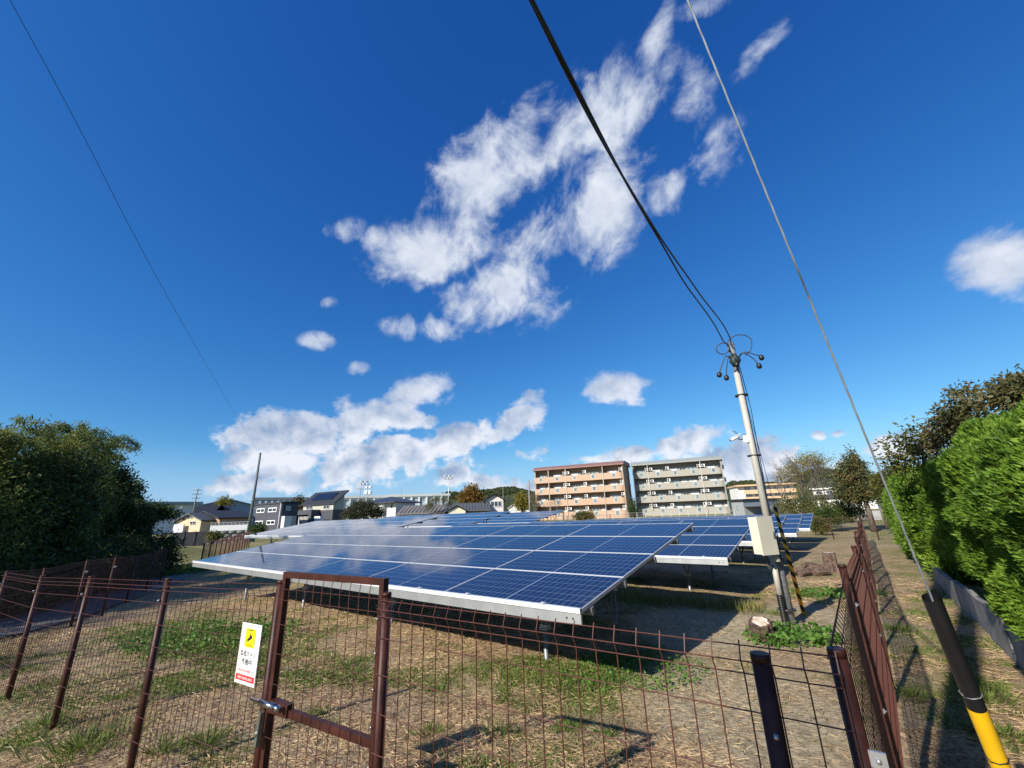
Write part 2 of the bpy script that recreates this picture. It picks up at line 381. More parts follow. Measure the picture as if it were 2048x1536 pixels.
straw = mixc(smooth(t, nz(26), .36, .62), (.21, .135, .075), (.56, .41, .25))
straw = mixc(smooth(t, nz(3.2), .42, .60), straw, mixc(smooth(t, nz(60), .4, .6), (.19, .13, .08), (.46, .35, .22)))
soil = mixc(smooth(t, nz(14, 10), .35, .65), (.28, .225, .145), (.50, .42, .285))
grn = mixc(smooth(t, nz(40), .35, .65), (.06, .09, .02), (.17, .22, .05))
straw = mixc(smooth(t, nz(5.5, 9, .68), .50, .66), straw, mixc(smooth(t, nz(45), .4, .6), (.09, .058, .036), (.24, .165, .10)))
cc = mixc(sp.outputs[1], straw, soil)
gfac = mth(t, 'MULTIPLY', sp.outputs[0], smooth(t, nz(18), .34, .58), clamp=True)
cc = mixc(gfac, cc, grn)
t.links.new(cc, b.inputs['Base Color'])
bp = N(t, 'ShaderNodeBump'); bp.inputs['Strength'].default_value = .9; bp.inputs['Distance'].default_value = .035
t.links.new(mth(t, 'ADD', nz(34, 8, .7), mth(t, 'MULTIPLY', nz(7), 1.5)), bp.inputs['Height']); t.links.new(bp.outputs[0], b.inputs['Normal'])
me.materials.append(gm)
tag(mk('ground', me), kind='structure')

# access road outside the fence: a strip draped 2 cm over the ground
def strip(name, pts, w, m, lift, kind='structure', sub=1.2):
    path = [Vector((p_[0], p_[1], 0)) for p_ in pts]; dense = []
    for a, b_ in zip(path, path[1:]):
        k = max(1, int((b_ - a).length / sub)); dense += [a.lerp(b_, i / k) for i in range(k)]
    dense.append(path[-1]); mb = MB(); rows = []
    for i, p_ in enumerate(dense):
        d = (dense[min(i + 1, len(dense) - 1)] - dense[max(i - 1, 0)]).normalized(); sd = Vector((-d.y, d.x, 0))
        row = []
        for k in range(9):
            q = p_ + sd * w * (k / 8 - .5); mb.v.append((q.x, q.y, gz(q.x, q.y) + lift)); row.append(len(mb.v) - 1)
        rows.append(row)
    for a, b_ in zip(rows, rows[1:]):
        for k in range(8): mb.f.append([a[k], a[k + 1], b_[k + 1], b_[k]]); mb.sm.append(True)
    return tag(mb.build(name, m), kind=kind)
ROAD = mat('gravel_road', (.10, .095, .09), .95, scale=9, c2=(.19, .18, .17), bump=.5, detail=10)
strip('road', ROADP, 2.9, ROAD, .03)

# ------------------------------------------------------------------ solar arrays
W_, H_ = 1.984, .99
TILT = .166073
MFRAME = mat('aluminium', (.56, .585, .61), .40, .35, .06, 3)
MFASCIA = mat('fascia_aluminium', (.52, .545, .56), .42, .7, .08, 4)
MSTEEL = mat('galvanised_steel', (.25, .265, .28), .55, .6, .3, 14)
pm = bpy.data.materials.new('solar_cells'); pm.use_nodes = True; t = pm.node_tree; b = t.nodes['Principled BSDF']
tcp = N(t, 'ShaderNodeTexCoord'); sx = N(t, 'ShaderNodeSeparateXYZ'); t.links.new(tcp.outputs['Object'], sx.inputs[0])
def lines(coord, off, pitch, half):     # 1 on a line
    v = mth(t, 'ADD', coord, -off); v = mth(t, 'PINGPONG', v, pitch / 2)
    return mth(t, 'LESS_THAN', v, half)
# pingpong folds about multiples of the pitch
l1 = lines(sx.outputs['X'], W_ / 2 + .008, .0800, .0016)
l2 = lines(sx.outputs['Y'], H_ / 2, .1600, .0024)
mid = mth(t, 'LESS_THAN', mth(t, 'ABSOLUTE', mth(t, 'ADD', sx.outputs['X'], -W_ / 2)), .0085)
ln_ = mth(t, 'MAXIMUM', mth(t, 'MAXIMUM', l1, l2), mid)
bus = mth(t, 'MULTIPLY', lines(sx.outputs['Y'], H_ / 2, .0320, .0006), .35)
inf = N(t, 'ShaderNodeObjectInfo')
nzp = N(t, 'ShaderNodeTexNoise'); nzp.inputs['Scale'].default_value = 5; t.links.new(tcp.outputs['Object'], nzp.inputs['Vector'])
base = N(t, 'ShaderNodeMix', data_type='RGBA'); base.inputs['A'].default_value = (.004, .009, .036, 1); base.inputs['B'].default_value = (.009, .022, .080, 1)
t.links.new(mth(t, 'ADD', mth(t, 'MULTIPLY', inf.outputs['Random'], .6), mth(t, 'MULTIPLY', nzp.outputs[0], .4)), base.inputs['Factor'])
mx = N(t, 'ShaderNodeMix', data_type='RGBA'); t.links.new(mth(t, 'MAXIMUM', ln_, bus), mx.inputs['Factor'])
t.links.new(base.outputs['Result'], mx.inputs['A']); mx.inputs['B'].default_value = (.22, .26, .34, 1)
t.links.new(mx.outputs['Result'], b.inputs['Base Color']); b.inputs['Roughness'].default_value = .5
b.inputs['Coat Weight'].default_value = 1; b.inputs['Coat Roughness'].default_value = .035; b.inputs['Coat IOR'].default_value = 1.28
b.inputs['Specular IOR Level'].default_value = .0
nd = N(t, 'ShaderNodeBump'); nd.inputs['Strength'].default_value = .02; nd.inputs['Distance'].default_value = .01
nzd = N(t, 'ShaderNodeTexNoise'); nzd.inputs['Scale'].default_value = 1.4; t.links.new(tcp.outputs['Object'], nzd.inputs['Vector'])
t.links.new(nzd.outputs[0], nd.inputs['Height']); t.links.new(nd.outputs[0], b.inputs['Coat Normal'])

mf = MB(); fwid = .011; ft = .036
mf.box(0, W_, 0, fwid, -ft, 0); mf.box(0, W_, H_ - fwid, H_, -ft, 0); mf.box(0, fwid, fwid, H_ - fwid, -ft, 0); mf.box(W_ - fwid, W_, fwid, H_ - fwid, -ft, 0)
me_frame = mf.mesh('panel_frame', MFRAME)
mg = MB(); mg.box(fwid, W_ - fwid, fwid, H_ - fwid, -.010, -.003); me_glass = mg.mesh('glass', pm)
def solar_table(ncols=6, nrows=4):
    root = empty('solar_table', (0, 0, 0), AZ)
    # local: x along rows (right end at 0, going negative), y up-slope horizontal, z up
    ct, st = math.cos(TILT), math.sin(TILT)
    def L(u, v, w=0.): return Vector((-u, v * ct - w * st, v * st + w * ct))
    pitchx, pitchy = 1.990, 1.005
    for i in range(ncols):
        for j in range(nrows):
            p = mk('solar_panel', me_frame, root, L((i + 1) * pitchx - .003, j * pitchy + .008)); p.rotation_euler = (TILT, 0, 0)
            mk('glass', me_glass, p)
    Lx = ncols * pitchx
    for j in range(nrows + 1):             # purlins carrying and capping the joints between rows
        v = j * pitchy
        if j in (0, nrows): continue
        m = MB(); m.bar(L(0, v, -.02), L(Lx, v, -.02), .022, .030, (0, -st, ct)); m.build('joint_rail', MFRAME, root)
    for v in (.18, 1.0, 2.0, 3.0, 3.85):
        m = MB(); m.bar(L(-.02, v, -.075), L(Lx + .02, v, -.075), .05, .07, (0, -st, ct)); m.build('purlin', MSTEEL, root)
    m = MB()                               # front fascia: C channel
    x0 = .0; m.quadbox([(x0, -.022, -.135), (x0, .0, -.135), (-Lx, .0, -.135), (-Lx, -.022, -.135), (x0, -.022, -.028), (x0, .0, -.028), (-Lx, .0, -.028), (-Lx, -.022, -.028)])
    fa = m.build('front_fascia', MFASCIA, root)
    m = MB(); m.box(-Lx, 0, -.034, -.0225, -.034, .006); m.box(-Lx, 0, -.034, .006, .0065, .011); m.build('edge_strip', mat('bright_edge', (.78, .80, .82), .35, .3, .03), root)
    for i in range(ncols):
        for du in (.45, 1.55):
            m = MB(); c = L(i * pitchx + du, .0, .0); m.box(c.x - .03, c.x + .03, -.040, .02, .0115, .022); m.ball((c.x, -.012, .024), .009, 6, 4); m.build('clamp', MFRAME, root)
    for k in (.09, .16): m = MB(); m.tube([(-k, -.0225, -.085), (-k, -.026, -.085)], .010, 8); m.build('bolt_hole', mat('dark_hole', (.02, .02, .02), .8), root)
    for u in (1.15, 4.4, 7.6, 10.8):
        for v in (1.0, 3.0):
            top = L(u, v, -.115); gb = -1.25
            m = MB(); pt = (-u, v * ct, .30 * v - .42)
            zt = -.50 + (v - 1) * st * .5
            m.tube([(-u, v * ct, gb - .2), (-u, v * ct, zt)], .030, 10)
            m.build('post', MSTEEL, root)
            m = MB(); m.tube([(-u, v * ct, zt - .002), (-u, v * ct, zt + .012)], .075, 12); m.box(-u - .05, -u + .05, v * ct - .04, v * ct + .04, zt + .0125, zt + .05)
            m.build('post_cap', MFRAME, root)
            m = MB(); m.bar((-u - .02, v * ct, zt + .05), (-u - .16, v * ct, top.z), .035, .02); m.bar((-u + .02, v * ct, zt + .05), (-u + .16, v * ct, top.z), .035, .02)
            m.bar((-u, v * ct + (.03 if v < 2 else -.03), zt + .04), L(u, 2.0, -.12), .03, .03)
            m.build('brace', MSTEEL, root)
        m = MB(); m.bar(L(u, .1, -.14), L(u, 3.95, -.14), .05, .06, (0, -st, ct)); m.build('rafter', MSTEEL, root)
    return root
T0 = solar_table()
tabs = [((.599, 4.465, .832), 'large blue solar table nearest the camera, rising behind the brown gate'),
        (Q(-2.33 + 4.66 - 2.33 + 2.33 - 2.33, 0), None)]
q0, s0 = qs(.599, 4.465)
spec = [(q0, s0, .832, 'blue solar table nearest the camera, its lower edge just behind the brown gate'),
        (q0, s0 + 5.80, .765, 'second blue solar table back, its free corner left of the white cabinet'),
        (q0, s0 + 11.6, .70, 'third blue solar table back, its corner hidden behind the white cabinet and pole'),
        (q0, s0 + 17.45, .64, 'fourth blue solar table back, its corner just right of the striped guard'),
        (q0, s0 + 23.3, .59, 'farthest blue solar table on the side near the green hedge, smallest corner'),
        (q0 + 13.24, s0 + 5.80, 1.13, 'pale reflecting solar table behind the nearest one, beside the brown roadside fence'),
        (q0 + 13.62, s0 + 11.65, 1.30, 'solar table in the raised block, middle of the three with dark end posts'),
        (q0 + 13.70, s0 + 17.5, 1.27, 'rearmost solar table of the raised block, its end against the brown apartment house')]
for k, (q, s, z, lb) in enumerate(spec):
    o = T0 if k == 0 else copy_tree(T0)
    o.location = Q(q, s, z); tag(o, lb, 'solar table', 'tables of solar panels in the field')

# ------------------------------------------------------------------ fences
MB_BROWN = mat('brown_fence_paint', (.030, .009, .006), .5, .0, .22, 9, .25, c2=(.062, .018, .012), spec=.3, detail=8)
MB_WIRE = mat('brown_wire', (.085, .026, .018), .5, .0, .15, 30)
MCLIP = mat('zinc_clip', (.55, .56, .58), .35, .8, .1, 20)
def mesh_panel(a, b, zt_a, zt_b, h, pitch=.075, r=.0022, n=4, bend=True, side=(0, 0, 0), bd=.018):
    """vertical wires with a V bend at the head, horizontal wires every 15 cm"""
    a = Vector(a); b = Vector(b); L = (b - a).length; k = max(2, int(round(L / pitch))); mb = MB(); sd = Vector(side)
    hz = [0., .035, .07] + list(np.arange(.16, h, .15))
    for i in range(k + 1):
        p = a.lerp(b, i / k); zt_ = zt_a + (zt_b - zt_a) * i / k
        pts = [(p.x, p.y, zt_ - h), (p.x, p.y, zt_ - .07)]
        if bend: pts += [(p.x + sd.x * bd, p.y + sd.y * bd, zt_ - .035)]
        pts += [(p.x, p.y, zt_ + .012)]
        mb.tube(pts, r, n, cap=False, smooth_=False)
    for z in hz:
        off = sd * (bd if abs(z - .035) < .001 else 0) + sd * .004
        mb.tube([(a.x + off.x, a.y + off.y, zt_a - z), (b.x + off.x, b.y + off.y, zt_b - z)], r * .85, n, cap=False, smooth_=False)
    return mb
def post(parent, x, y, zt_, r=.024, name='post', base=None):
    zb = (gz(x, y) if base is None else base) - .25
    m = MB(); m.tube([(x, y, zb), (x, y, zt_ - .015)], r, 14); o = m.build(name, MB_BROWN, parent)
    m = MB(); m.tube([(x, y, zt_ - .014), (x, y, zt_), (x, y, zt_ + .006)], [r * 1.04, r * 1.04, r * .97], 14); m.build('cap', MB_BROWN, o)
    return o
def clip(parent, x, y, z, d=(0, -1), w=.03):
    m = MB(); d = Vector((d[0], d[1], 0)).normalized(); s = Vector((-d.y, d.x, 0)); c = Vector((x, y, z))
    m.quadbox([c - s * w / 2 - Vector((0, 0, w / 2)), c + s * w / 2 - Vector((0, 0, w / 2)), c + s * w / 2 + d * .008 - Vector((0, 0, w / 2)), c - s * w / 2 + d * .008 - Vector((0, 0, w / 2)),
               c - s * w / 2 + Vector((0, 0, w / 2)), c + s * w / 2 + Vector((0, 0, w / 2)), c + s * w / 2 + d * .008 + Vector((0, 0, w / 2)), c - s * w / 2 + d * .008 + Vector((0, 0, w / 2))])
    m.ball(c + d * .012, .006, 6, 4); return m.build('clip', MCLIP, parent)
tosun = Vector((-nv.x, -nv.y, 0))
# front run, camera side
zf = 1.345
Rc = P(1674, 1304, 1.50); Rc.z = zf; Rc = Vector((.835, 1.262, zf))
Gr = Vector((-.660, 2.262, zf)); Gl = Vector((-1.500, 2.840, 1.36))
F1 = Vector((-2.86, 3.655, 1.305)); F2 = Vector((-4.29, 4.48, 1.26)); F3 = Vector((-5.59, 5.23, 1.21)); F4 = Vector((-7.02, 6.10, 1.205))
fr = empty('mesh_fence', (0, 0, 0), 0, 'brown wire mesh fence in front, from gate to round corner post at the hedge path', 'fence')
post(fr, Rc.x, Rc.y, 1.352, .0205); pm2 = Vector((.625, 1.33, 0)); post(fr, 0.668, 1.335, 1.325, .0245, 'stop_post')
mesh_panel(Rc + tosun * .03, Gr + tosun * .03, zf, zf, 1.25, side=tosun).build('mesh_panel', MB_WIRE, fr)
post(fr, Gr.x, Gr.y, 1.37, .0235)
clip(fr, .66, 1.31, 1.15, tosun, .010); clip(fr, Rc.x + .02, Rc.y - .03, 1.13, tosun, .034)
fl = empty('mesh_fence', (0, 0, 0), 0, 'brown wire mesh fence in front carrying the white camera warning sign', 'fence')
chain = [Gl, F1, F2, F3, F4]
for i, p in enumerate(chain): post(fl, p.x, p.y, p.z + .012, [.0235, .0235, .024, .024, .024][i])
for a, b_ in zip(chain, chain[1:]):
    mesh_panel(a + tosun * .028, b_ + tosun * .028, a.z, b_.z, 1.18, side=tosun).build('mesh_panel', MB_WIRE, fl)
for p in chain[1:]: clip(fl, p.x + tosun.x * .03, p.y + tosun.y * .03, p.z - .14, tosun, .018)
# roadside run going back
B = [Vector(F4), Vector((-7.62, 7.14, 1.14)), Vector((-8.645, 8.86, 1.13)), Vector((-9.83, 10.77, 1.05)), Vector((-11.0, 12.7, .95)), Vector((-12.1, 14.6, .93)), Vector((-13.2, 16.5, .97))]
fb_ = empty('mesh_fence', (0, 0, 0), 0, 'brown wire mesh fence running back beside the shaded gravel road', 'fence')
for i, p in enumerate(B[1:]): post(fb_, p.x, p.y, p.z + .012, .024)
for a, b_ in zip(B, B[1:]):
    mesh_panel(a, b_, a.z, b_.z, 1.18, r=.0034, side=(-.85, -.5, 0)).build('mesh_panel', MB_WIRE, fb_)
for p in (B[2], B[3]): clip(fb_, p.x + .03, p.y, p.z - .2, (.8, -.6), .045)
# right run at a grazing angle
fr2 = empty('mesh_fence', (0, 0, 0), 0, 'brown wire mesh fence seen almost end on beside the grassy hedge path', 'fence')
prev = None; NP = 15
for i in range(NP):
    s = 1.52 + 2.0 * i; w = .02 * math.sin(i * 1.9); p = Q(.140 + (w if i else 0), s)
    zt_ = 1.36 - .03 * i if i < 4 else 1.27 - .035 * (i - 3) * .6
    p.z = zt_
    if i: post(fr2, p.x - rv.x * .02, p.y - rv.y * .02, zt_ + .02, .021)
    if prev is not None:
        mesh_panel(prev, p, prev.z, p.z, 1.2, pitch=.075 if i == 1 else .05, r=.0019 if i == 1 else .0025, side=-rv, bd=.016).build('mesh_panel', MB_WIRE, fr2)
        clip(fr2, p.x, p.y, p.z - .2, rv, .02); clip(fr2, p.x, p.y, p.z - .75, rv, .02)
    prev = p
# far end run
fe = empty('mesh_fence', (0, 0, 0), 0, 'thin brown mesh fence closing the far end of the field before the trees', 'fence')
prev = None
for i in range(14):
    p = Q(.15 - 2.5 + 2.0 * i, 31.5); g = gz(p.x, p.y); p.z = g + 1.2; post(fe, p.x, p.y, p.z, .03)
    if prev is not None: mesh_panel(prev, p, prev.z, p.z, 1.15, pitch=.15, r=.004, n=3, side=tosun).build('mesh_panel', MB_WIRE, fe)
    prev = p
# distant roadside fence left of the raised block
ff = empty('mesh_fence', (0, 0, 0), 0, 'row of close brown fence posts between far road and raised grass bank', 'fence')
a = P(409, 1087, 26); c = P(502, 1063, 46); prev = None
for i in range(13):
    f = i / 12; f2 = f * 26 / (46 - f * 20) if False else f
    p = a.lerp(c, f2); post(ff, p.x, p.y, p.z, .035, base=p.z - 1.15)
    if prev is not None: mesh_panel(prev, p, prev.z, p.z, 1.15, pitch=.10, r=.0045, n=3, side=(-.8, -.5, 0)).build('mesh_panel', MB_WIRE, ff)
    prev = p

# gate
g0 = Vector((-1.435, 2.775, 0)); g1 = Vector((-.695, 2.325, 0)); gd = (g1 - g0); gl = gd.length; gr_ = math.atan2(gd.y, gd.x)
gate = empty('gate', (g0.x, g0.y, .2), gr_, 'brown square-tube gate with wire mesh and steel slide bolt, shut', 'gate')
tb_ = .033; top = 1.20
def gbar(a, b_, name='frame_bar', w=tb_, h=tb_): m = MB(); m.bar(a, b_, w, h); return m.build(name, MB_BROWN, gate)
gbar((0, 0, .02), (0, 0, top)); gbar((gl, 0, .02), (gl, 0, top)); gbar((-tb_ / 2, 0, top + tb_ / 2), (gl + tb_ / 2, 0, top + tb_ / 2)); gbar((tb_ / 2, 0, .041), (gl - tb_ / 2, 0, .041))
midz = .53; gbar((tb_ / 2, 0, midz), (gl - tb_ / 2, 0, midz), 'middle_rail', .030, .036)
gbar((tb_ / 2, -.003, midz + .012), (.19, -.003, midz + .012), 'latch_block', .040, .060)
mb = MB(); k = 11
for i in range(1, k): x = gl * i / k; mb.tube([(x, -.0205, .06), (x, -.022, top - .04), (x, -.0145, top + .004)], .0021, 5, cap=False)
for z in [.10, .25, .40, .65, .80, .95, top - .12, top - .06]: mb.tube([(-.005, -.024, z), (gl + .005, -.024, z)], .0014, 5, cap=False)
mb.build('mesh_panel', MB_WIRE, gate)
m = MB(); m.tube([(-.115, -.055, midz + .035), (.15, -.055, midz + .035)], .009, 10); m.tube([(-.02, -.055, midz + .035), (.125, -.055, midz + .035)], .0155, 12); m.ball((.155, -.058, midz + .035), .018, 10, 6); bolt = m.build('slide_bolt', mat('stainless', (.55, .55, .56), .22, 1, .05), gate)
m = MB(); m.bar((.0, -.05, midz - .01), (-.01, -.05, midz - .17), .022, .022); m.ball((-.01, -.052, midz - .11), .018, 8, 5); m.build('padlock_hasp', mat('dull_zinc', (.16, .17, .15), .5, .6), gate)
for z in (.25, 1.02):
    m = MB(); m.tube([(gl + .035, 0, z - .05), (gl + .035, 0, z + .05)], .014, 8); m.bar((gl, -.005, z), (gl + .06, -.005, z), .02, .03); m.build('hinge', MB_BROWN, gate)
for z in np.arange(.3, 1.15, .15):
    m = MB(); m.ball((gl - .005, -.026, z), .005, 6, 4); m.build('rivet', MCLIP, gate)

# warning sign
sg = empty('warning_sign', (-1.68, 2.905, .80), math.atan2(-.815, 1.36), 'white and yellow Japanese camera warning sign hung on the brown mesh fence', 'sign')
sw, sh = .222, .325
m = MB(); m.box(-sw / 2, sw / 2, -.004, 0, 0, sh); m.build('board', mat('white_sign', (.80, .80, .80), .35, 0, .02), sg)
RED = mat('sign_red', (.70, .03, .03), .45, 0, .03); YEL = mat('sign_yellow', (.85, .66, .01), .45, 0, .03); BLK = mat('sign_black', (.012, .012, .014), .5, 0, .03); WHT = mat('sign_white', (.82, .82, .82), .4, 0, .02); ORG = mat('sign_orange', (.85, .22, .02), .45, 0, .03)
m = MB(); y = -.0052; e = .008; bw = .0016
for x0, x1, z0, z1 in ((-sw / 2 + e, sw / 2 - e, sh - e - bw, sh - e), (-sw / 2 + e, -sw / 2 + e + bw, .05, sh - e - bw - .0005), (sw / 2 - e - bw, sw / 2 - e, .05, sh - e - bw - .0005)): m.box(x0, x1, y, -.0042, z0, z1)
m.build('red_border', RED, sg)
m = MB(); m.box(-sw / 2 + e, sw / 2 - e, y, -.0042, .017, .049); m.build('red_band', RED, sg)
m = MB(); m.box(-.056, .056, y, -.0042, .195, .298); m.build('pictogram_edge', BLK, sg)
m = MB(); m.box(-.0545, .0545, -.0062, -.0053, .1965, .2965); yl = m.build('pictogram_field', YEL, sg)
m = MB(); yy = -.0072
m.box(-.022, .022, yy, -.0063, .288, .293); m.box(-.0018, .0018, yy, -.0063, .262, .2878)
m.poly([(-.030, yy, .237), (-.020, yy, .226), (.024, yy, .247), (.021, yy, .262), (-.003, yy, .266), (-.008, yy, .250)])
m.poly([(-.0405, yy, .2225), (-.029, yy, .2235), (-.033, yy, .2345)])
m.build('camera_pictogram', BLK, sg)
def text(s, size, x, z, m_, parent, sx_=1, yoff=-.0056):
    c = bpy.data.curves.new('lettering', 'FONT'); c.body = s; c.size = size; c.align_x = 'CENTER'; c.extrude = .0002; c.materials.append(m_)
    tmp = bpy.data.objects.new('lettering', c); COL.objects.link(tmp); dg_ = bpy.context.evaluated_depsgraph_get()
    me_ = bpy.data.meshes.new_from_object(tmp.evaluated_get(dg_)); me_.name = 'lettering'; bpy.data.objects.remove(tmp)
    o = mk('lettering', me_, parent, (x, yoff, z)); o.rotation_euler = (math.pi / 2, 0, 0); o.scale = (sx_, 1, 1); return o
text('監視カメラ', .0345, 0, .149, BLK, sg, .97); text('作動中', .037, 0, .104, BLK, sg, 1.08)
text('不審者を発見次第通報します', .0135, 0, .066, RED, sg, 1)
text('VIDEO SURVEILLANCE', .0185, 0, .0265, WHT, sg, .88); text('CAMERA', .019, 0, .201, ORG, yl, 1, -.0068)

# ------------------------------------------------------------------ pole group
MCONC = mat('beige_conduit', (.42, .40, .345), .5, 0, .05, 5); MBOX = mat('cream_cabinet', (.60, .575, .46), .4, 0, .04, 3); MBLK = mat('black_rubber', (.012, .012, .013), .45, 0, .2)
px_, py_ = 4.13, 7.15; pz = gz(px_, py_)
up_ = empty('service_pole', (px_, py_, pz), 0, 'tall galvanised service pole with beige conduit, rising between cabinet and striped guard', 'pole')
m = MB(); m.tube([(0, 0, -.3), (0, 0, .95), (0, 0, 1.12), (0, 0, 4.62 - pz)], [.083, .080, .060, .052], 20); shaft = m.build('shaft', MSTEEL, up_)
cx, cy = -.062, -.085
m = MB(); m.tube([(cx, cy, 1.10), (cx * .95, cy * .95, 4.05)], [.056, .048], 16); m.build('conduit', MCONC, up_)
m = MB(); m.tube([(cx - .065, cy - .02, .42), (cx - .05, cy - .01, .98)], .042, 14); m.build('lower_conduit', MCONC, up_)
m = MB()
for i in range(14): z = .0 + i * .031; m.tube([(cx - .07, cy - .02, z), (cx - .07, cy - .02, z + .015), (cx - .07, cy - .02, z + .031)], [.040, .047, .040], 12, cap=False)
m.build('black_sleeve', MBLK, up_)
for z in (.20, .93, 1.33, 2.55, 3.62):
    m = MB(); m.tube([(-.03, -.04, z), (-.03, -.04, z + .022)], .125 if z < 1 else .108, 18); m.build('strap', mat('steel_strap', (.06, .06, .065), .4, .5), up_)
m = MB(); m.tube([(0, 0, 4.62 - pz), (0, 0, 4.70 - pz)], [.055, .02], 14); m.tube([(-.05, 0, 4.50 - pz), (-.05, 0, 4.56 - pz)], .03, 10); m.build('top_clamp', MSTEEL, up_)
for k in range(3):
    pts = []
    for i in range(13):
        t_ = i / 12; pts.append((-.26 + .24 * t_ * t_ + .016 * k + .05 * t_, -.15 + .06 * t_, 1.02 - .26 * math.sin(math.pi * min(1, t_ * 1.1)) * (1 - .06 * k) + .14 * t_ * t_))
    m = MB(); m.tube(pts, .013, 8); m.build('cable_loop', mat('grey_cable', (.07, .075, .085), .5), up_)
m = MB(); m.tube([(.05, .03, 1.1), (.09, .02, 2.4), (.11, .0, 3.4), (.07, .0, 4.2)], .006, 6); m.build('side_cable', MBLK, up_)
# cabinet
bx = P(1520, 1040, 7.85)
cb = empty('cabinet', (3.86, 6.93, pz + 1.03), R(18), 'cream steel electrical cabinet strapped to the service pole', 'cabinet')
m = MB(); m.box(-.20, .10, -.12, .03, 0, .54); bo = m.build('body', MBOX, cb)
m = MB(); m.box(-.205, .105, -.142, -.122, -.01, .55); dr = m.build('door', MBOX, cb)
m = MB(); m.box(.06, .09, -.15, -.1425, .22, .32); m.build('handle', MSTEEL, dr)
m = MB(); m.box(.102, .15, -.09, .04, -.12, .48); m.build('back_channel', MCONC, cb)
# surveillance camera
cc_ = empty('surveillance_camera', (px_ - .12, py_ - .1, 2.86), R(-20), 'small white surveillance camera with two antennas on a pole bracket', 'camera')
cc_.scale = (.75, .75, .75)
WPL = mat('white_plastic', (.78, .78, .78), .35, 0, .03)
m = MB(); m.box(-.09, .02, -.03, .03, -.10, .06); m.build('bracket_box', WPL, cc_)
m = MB(); m.tube([(-.09, 0, -.02), (-.16, 0, -.03), (-.19, 0, .0)], .012, 8); m.build('arm', MBLK, cc_)
m = MB(); m.tube([(-.17, -.02, .055), (-.36, -.06, -.03)], [.045, .035], 12); m.bar((-.13, -.015, .105), (-.37, -.06, .01), .10, .012); m.build('housing', WPL, cc_)
m = MB(); m.tube([(-.362, -.061, -.031), (-.366, -.062, -.033)], .030, 12); m.build('lens', MBLK, cc_)
for d in (0, .035):
    m = MB(); m.tube([(-.16 - d, -.02, .09), (-.23 - d, .01, .19)], .006, 6); m.build('antenna', MBLK, cc_)
m = MB(); m.tube([(-.1, 0, .02), (-.07, 0, .09), (0, .0, .06)], .006, 6); m.build('lead', MBLK, cc_)
# overhead service cable, twisted pair splitting near the pole
topP = Vector((px_ - .05, py_ - .03, 4.60))
way = [(-1.6, -1.3, 4.75), (-.55, .3, 4.42), (.17, 1.46, 4.335), (1.02, 2.80, 4.38), (2.30, 4.65, 4.50), (3.35, 6.05, 4.57), tuple(topP)]
def catmull(pts, n):
    out = []; p = [Vector(q) for q in pts]; p = [p[0] * 2 - p[1]] + p + [p[-1] * 2 - p[-2]]
    for i in range(1, len(p) - 2):
        for k in range(n):
            t_ = k / n; a, b_, c, d = p[i - 1], p[i], p[i + 1], p[i + 2]
            out.append(.5 * ((2 * b_) + (c - a) * t_ + (2 * a - 5 * b_ + 4 * c - d) * t_ ** 2 + (3 * b_ - a - 3 * c + d) * t_ ** 3))
    out.append(p[-2]); return out
ce = empty('service_cable', (0, 0, 0), 0, 'thick black twisted service cable swooping from overhead to the pole top', 'cable')
cl = catmull(way, 26); nC = len(cl)
for k in range(2):
    pts = []
    for i, p in enumerate(cl):
        f = i / (nC - 1); d = (cl[min(i + 1, nC - 1)] - cl[max(i - 1, 0)]).normalized(); a = d.cross(Vector((0, 0, 1))).normalized(); b_ = a.cross(d)
        ph = min(0, f - .57) * 17 + k * math.pi; rr = .0085 + .030 * sst(np.array(f), .56, .68) + .022 * sst(np.array(f), .70, .90) - .03 * sst(np.array(f), .94, 1)
        wv = .012 * math.sin(f * 90 + k) * max(0, f - .7)
        pts.append(p + a * math.cos(ph) * float(rr) + b_ * (math.sin(ph) * float(rr) + wv))
    m = MB(); m.tube(pts, .0098, 8); m.build('strand', MBLK, ce)
# cable ends with drip loops and hanging connectors
le = empty('cable_termination', (px_, py_, 4.2), 0, 'spray of black cable loops with round connectors at the pole top', 'cable')
CAMR = Vector((.88, -.47, 0)); UPV = Vector((0, 0, 1))
def loc(a, b_, d=0.): return CAMR * a + UPV * b_ + Vector((-.47, -.88, 0)) * d
for (c, rad, t0, t1, rr) in (((.13, .36), .21, 165, -75, .009), ((-.15, .36), .11, 20, 345, .010)):
    pts = [loc(c[0] + rad * math.cos(R(t0 + (t1 - t0) * i / 22)) * (1 if i < 15 else .9), c[1] + rad * math.sin(R(t0 + (t1 - t0) * i / 22)), .08) for i in range(23)]
    m = MB(); m.tube(pts, rr, 7); m.build('drip_loop', MBLK, le)
for (ax, az_) in ((.40, .055), (.34, -.09), (-.28, -.13), (-.18, -.21), (.0, -.14), (0.02, .01)):
    s_ = .05 if abs(ax) > .1 else .02
    pts = [loc(s_ * (1 if ax > 0 else -1), .12, .06), loc(ax * .45, .17 + abs(ax) * .1, .10), loc(ax * .85, .10 * (1 if ax > 0 else .6) + az_ * .4, .10), loc(ax, az_ + .04, .10)]
    m = MB(); m.tube(catmull(pts, 6), .009, 7); m.build('tail', MBLK, le)
    m = MB(); m.tube([loc(ax, az_ + .045, .10), loc(ax * 1.03, az_ + .02, .10), loc(ax * 1.06, az_ - .03, .10), loc(ax * 1.07, az_ - .05, .10)], [.018, .042, .042, .026], 12); m.build('connector', MBLK, le)
m = MB(); m.ball(loc(.0, .10, .06), (.09, .09, .12), 10, 7, .15); m.build('connector_cluster', mat('cable_tangle', (.02, .035, .03), .5), le)

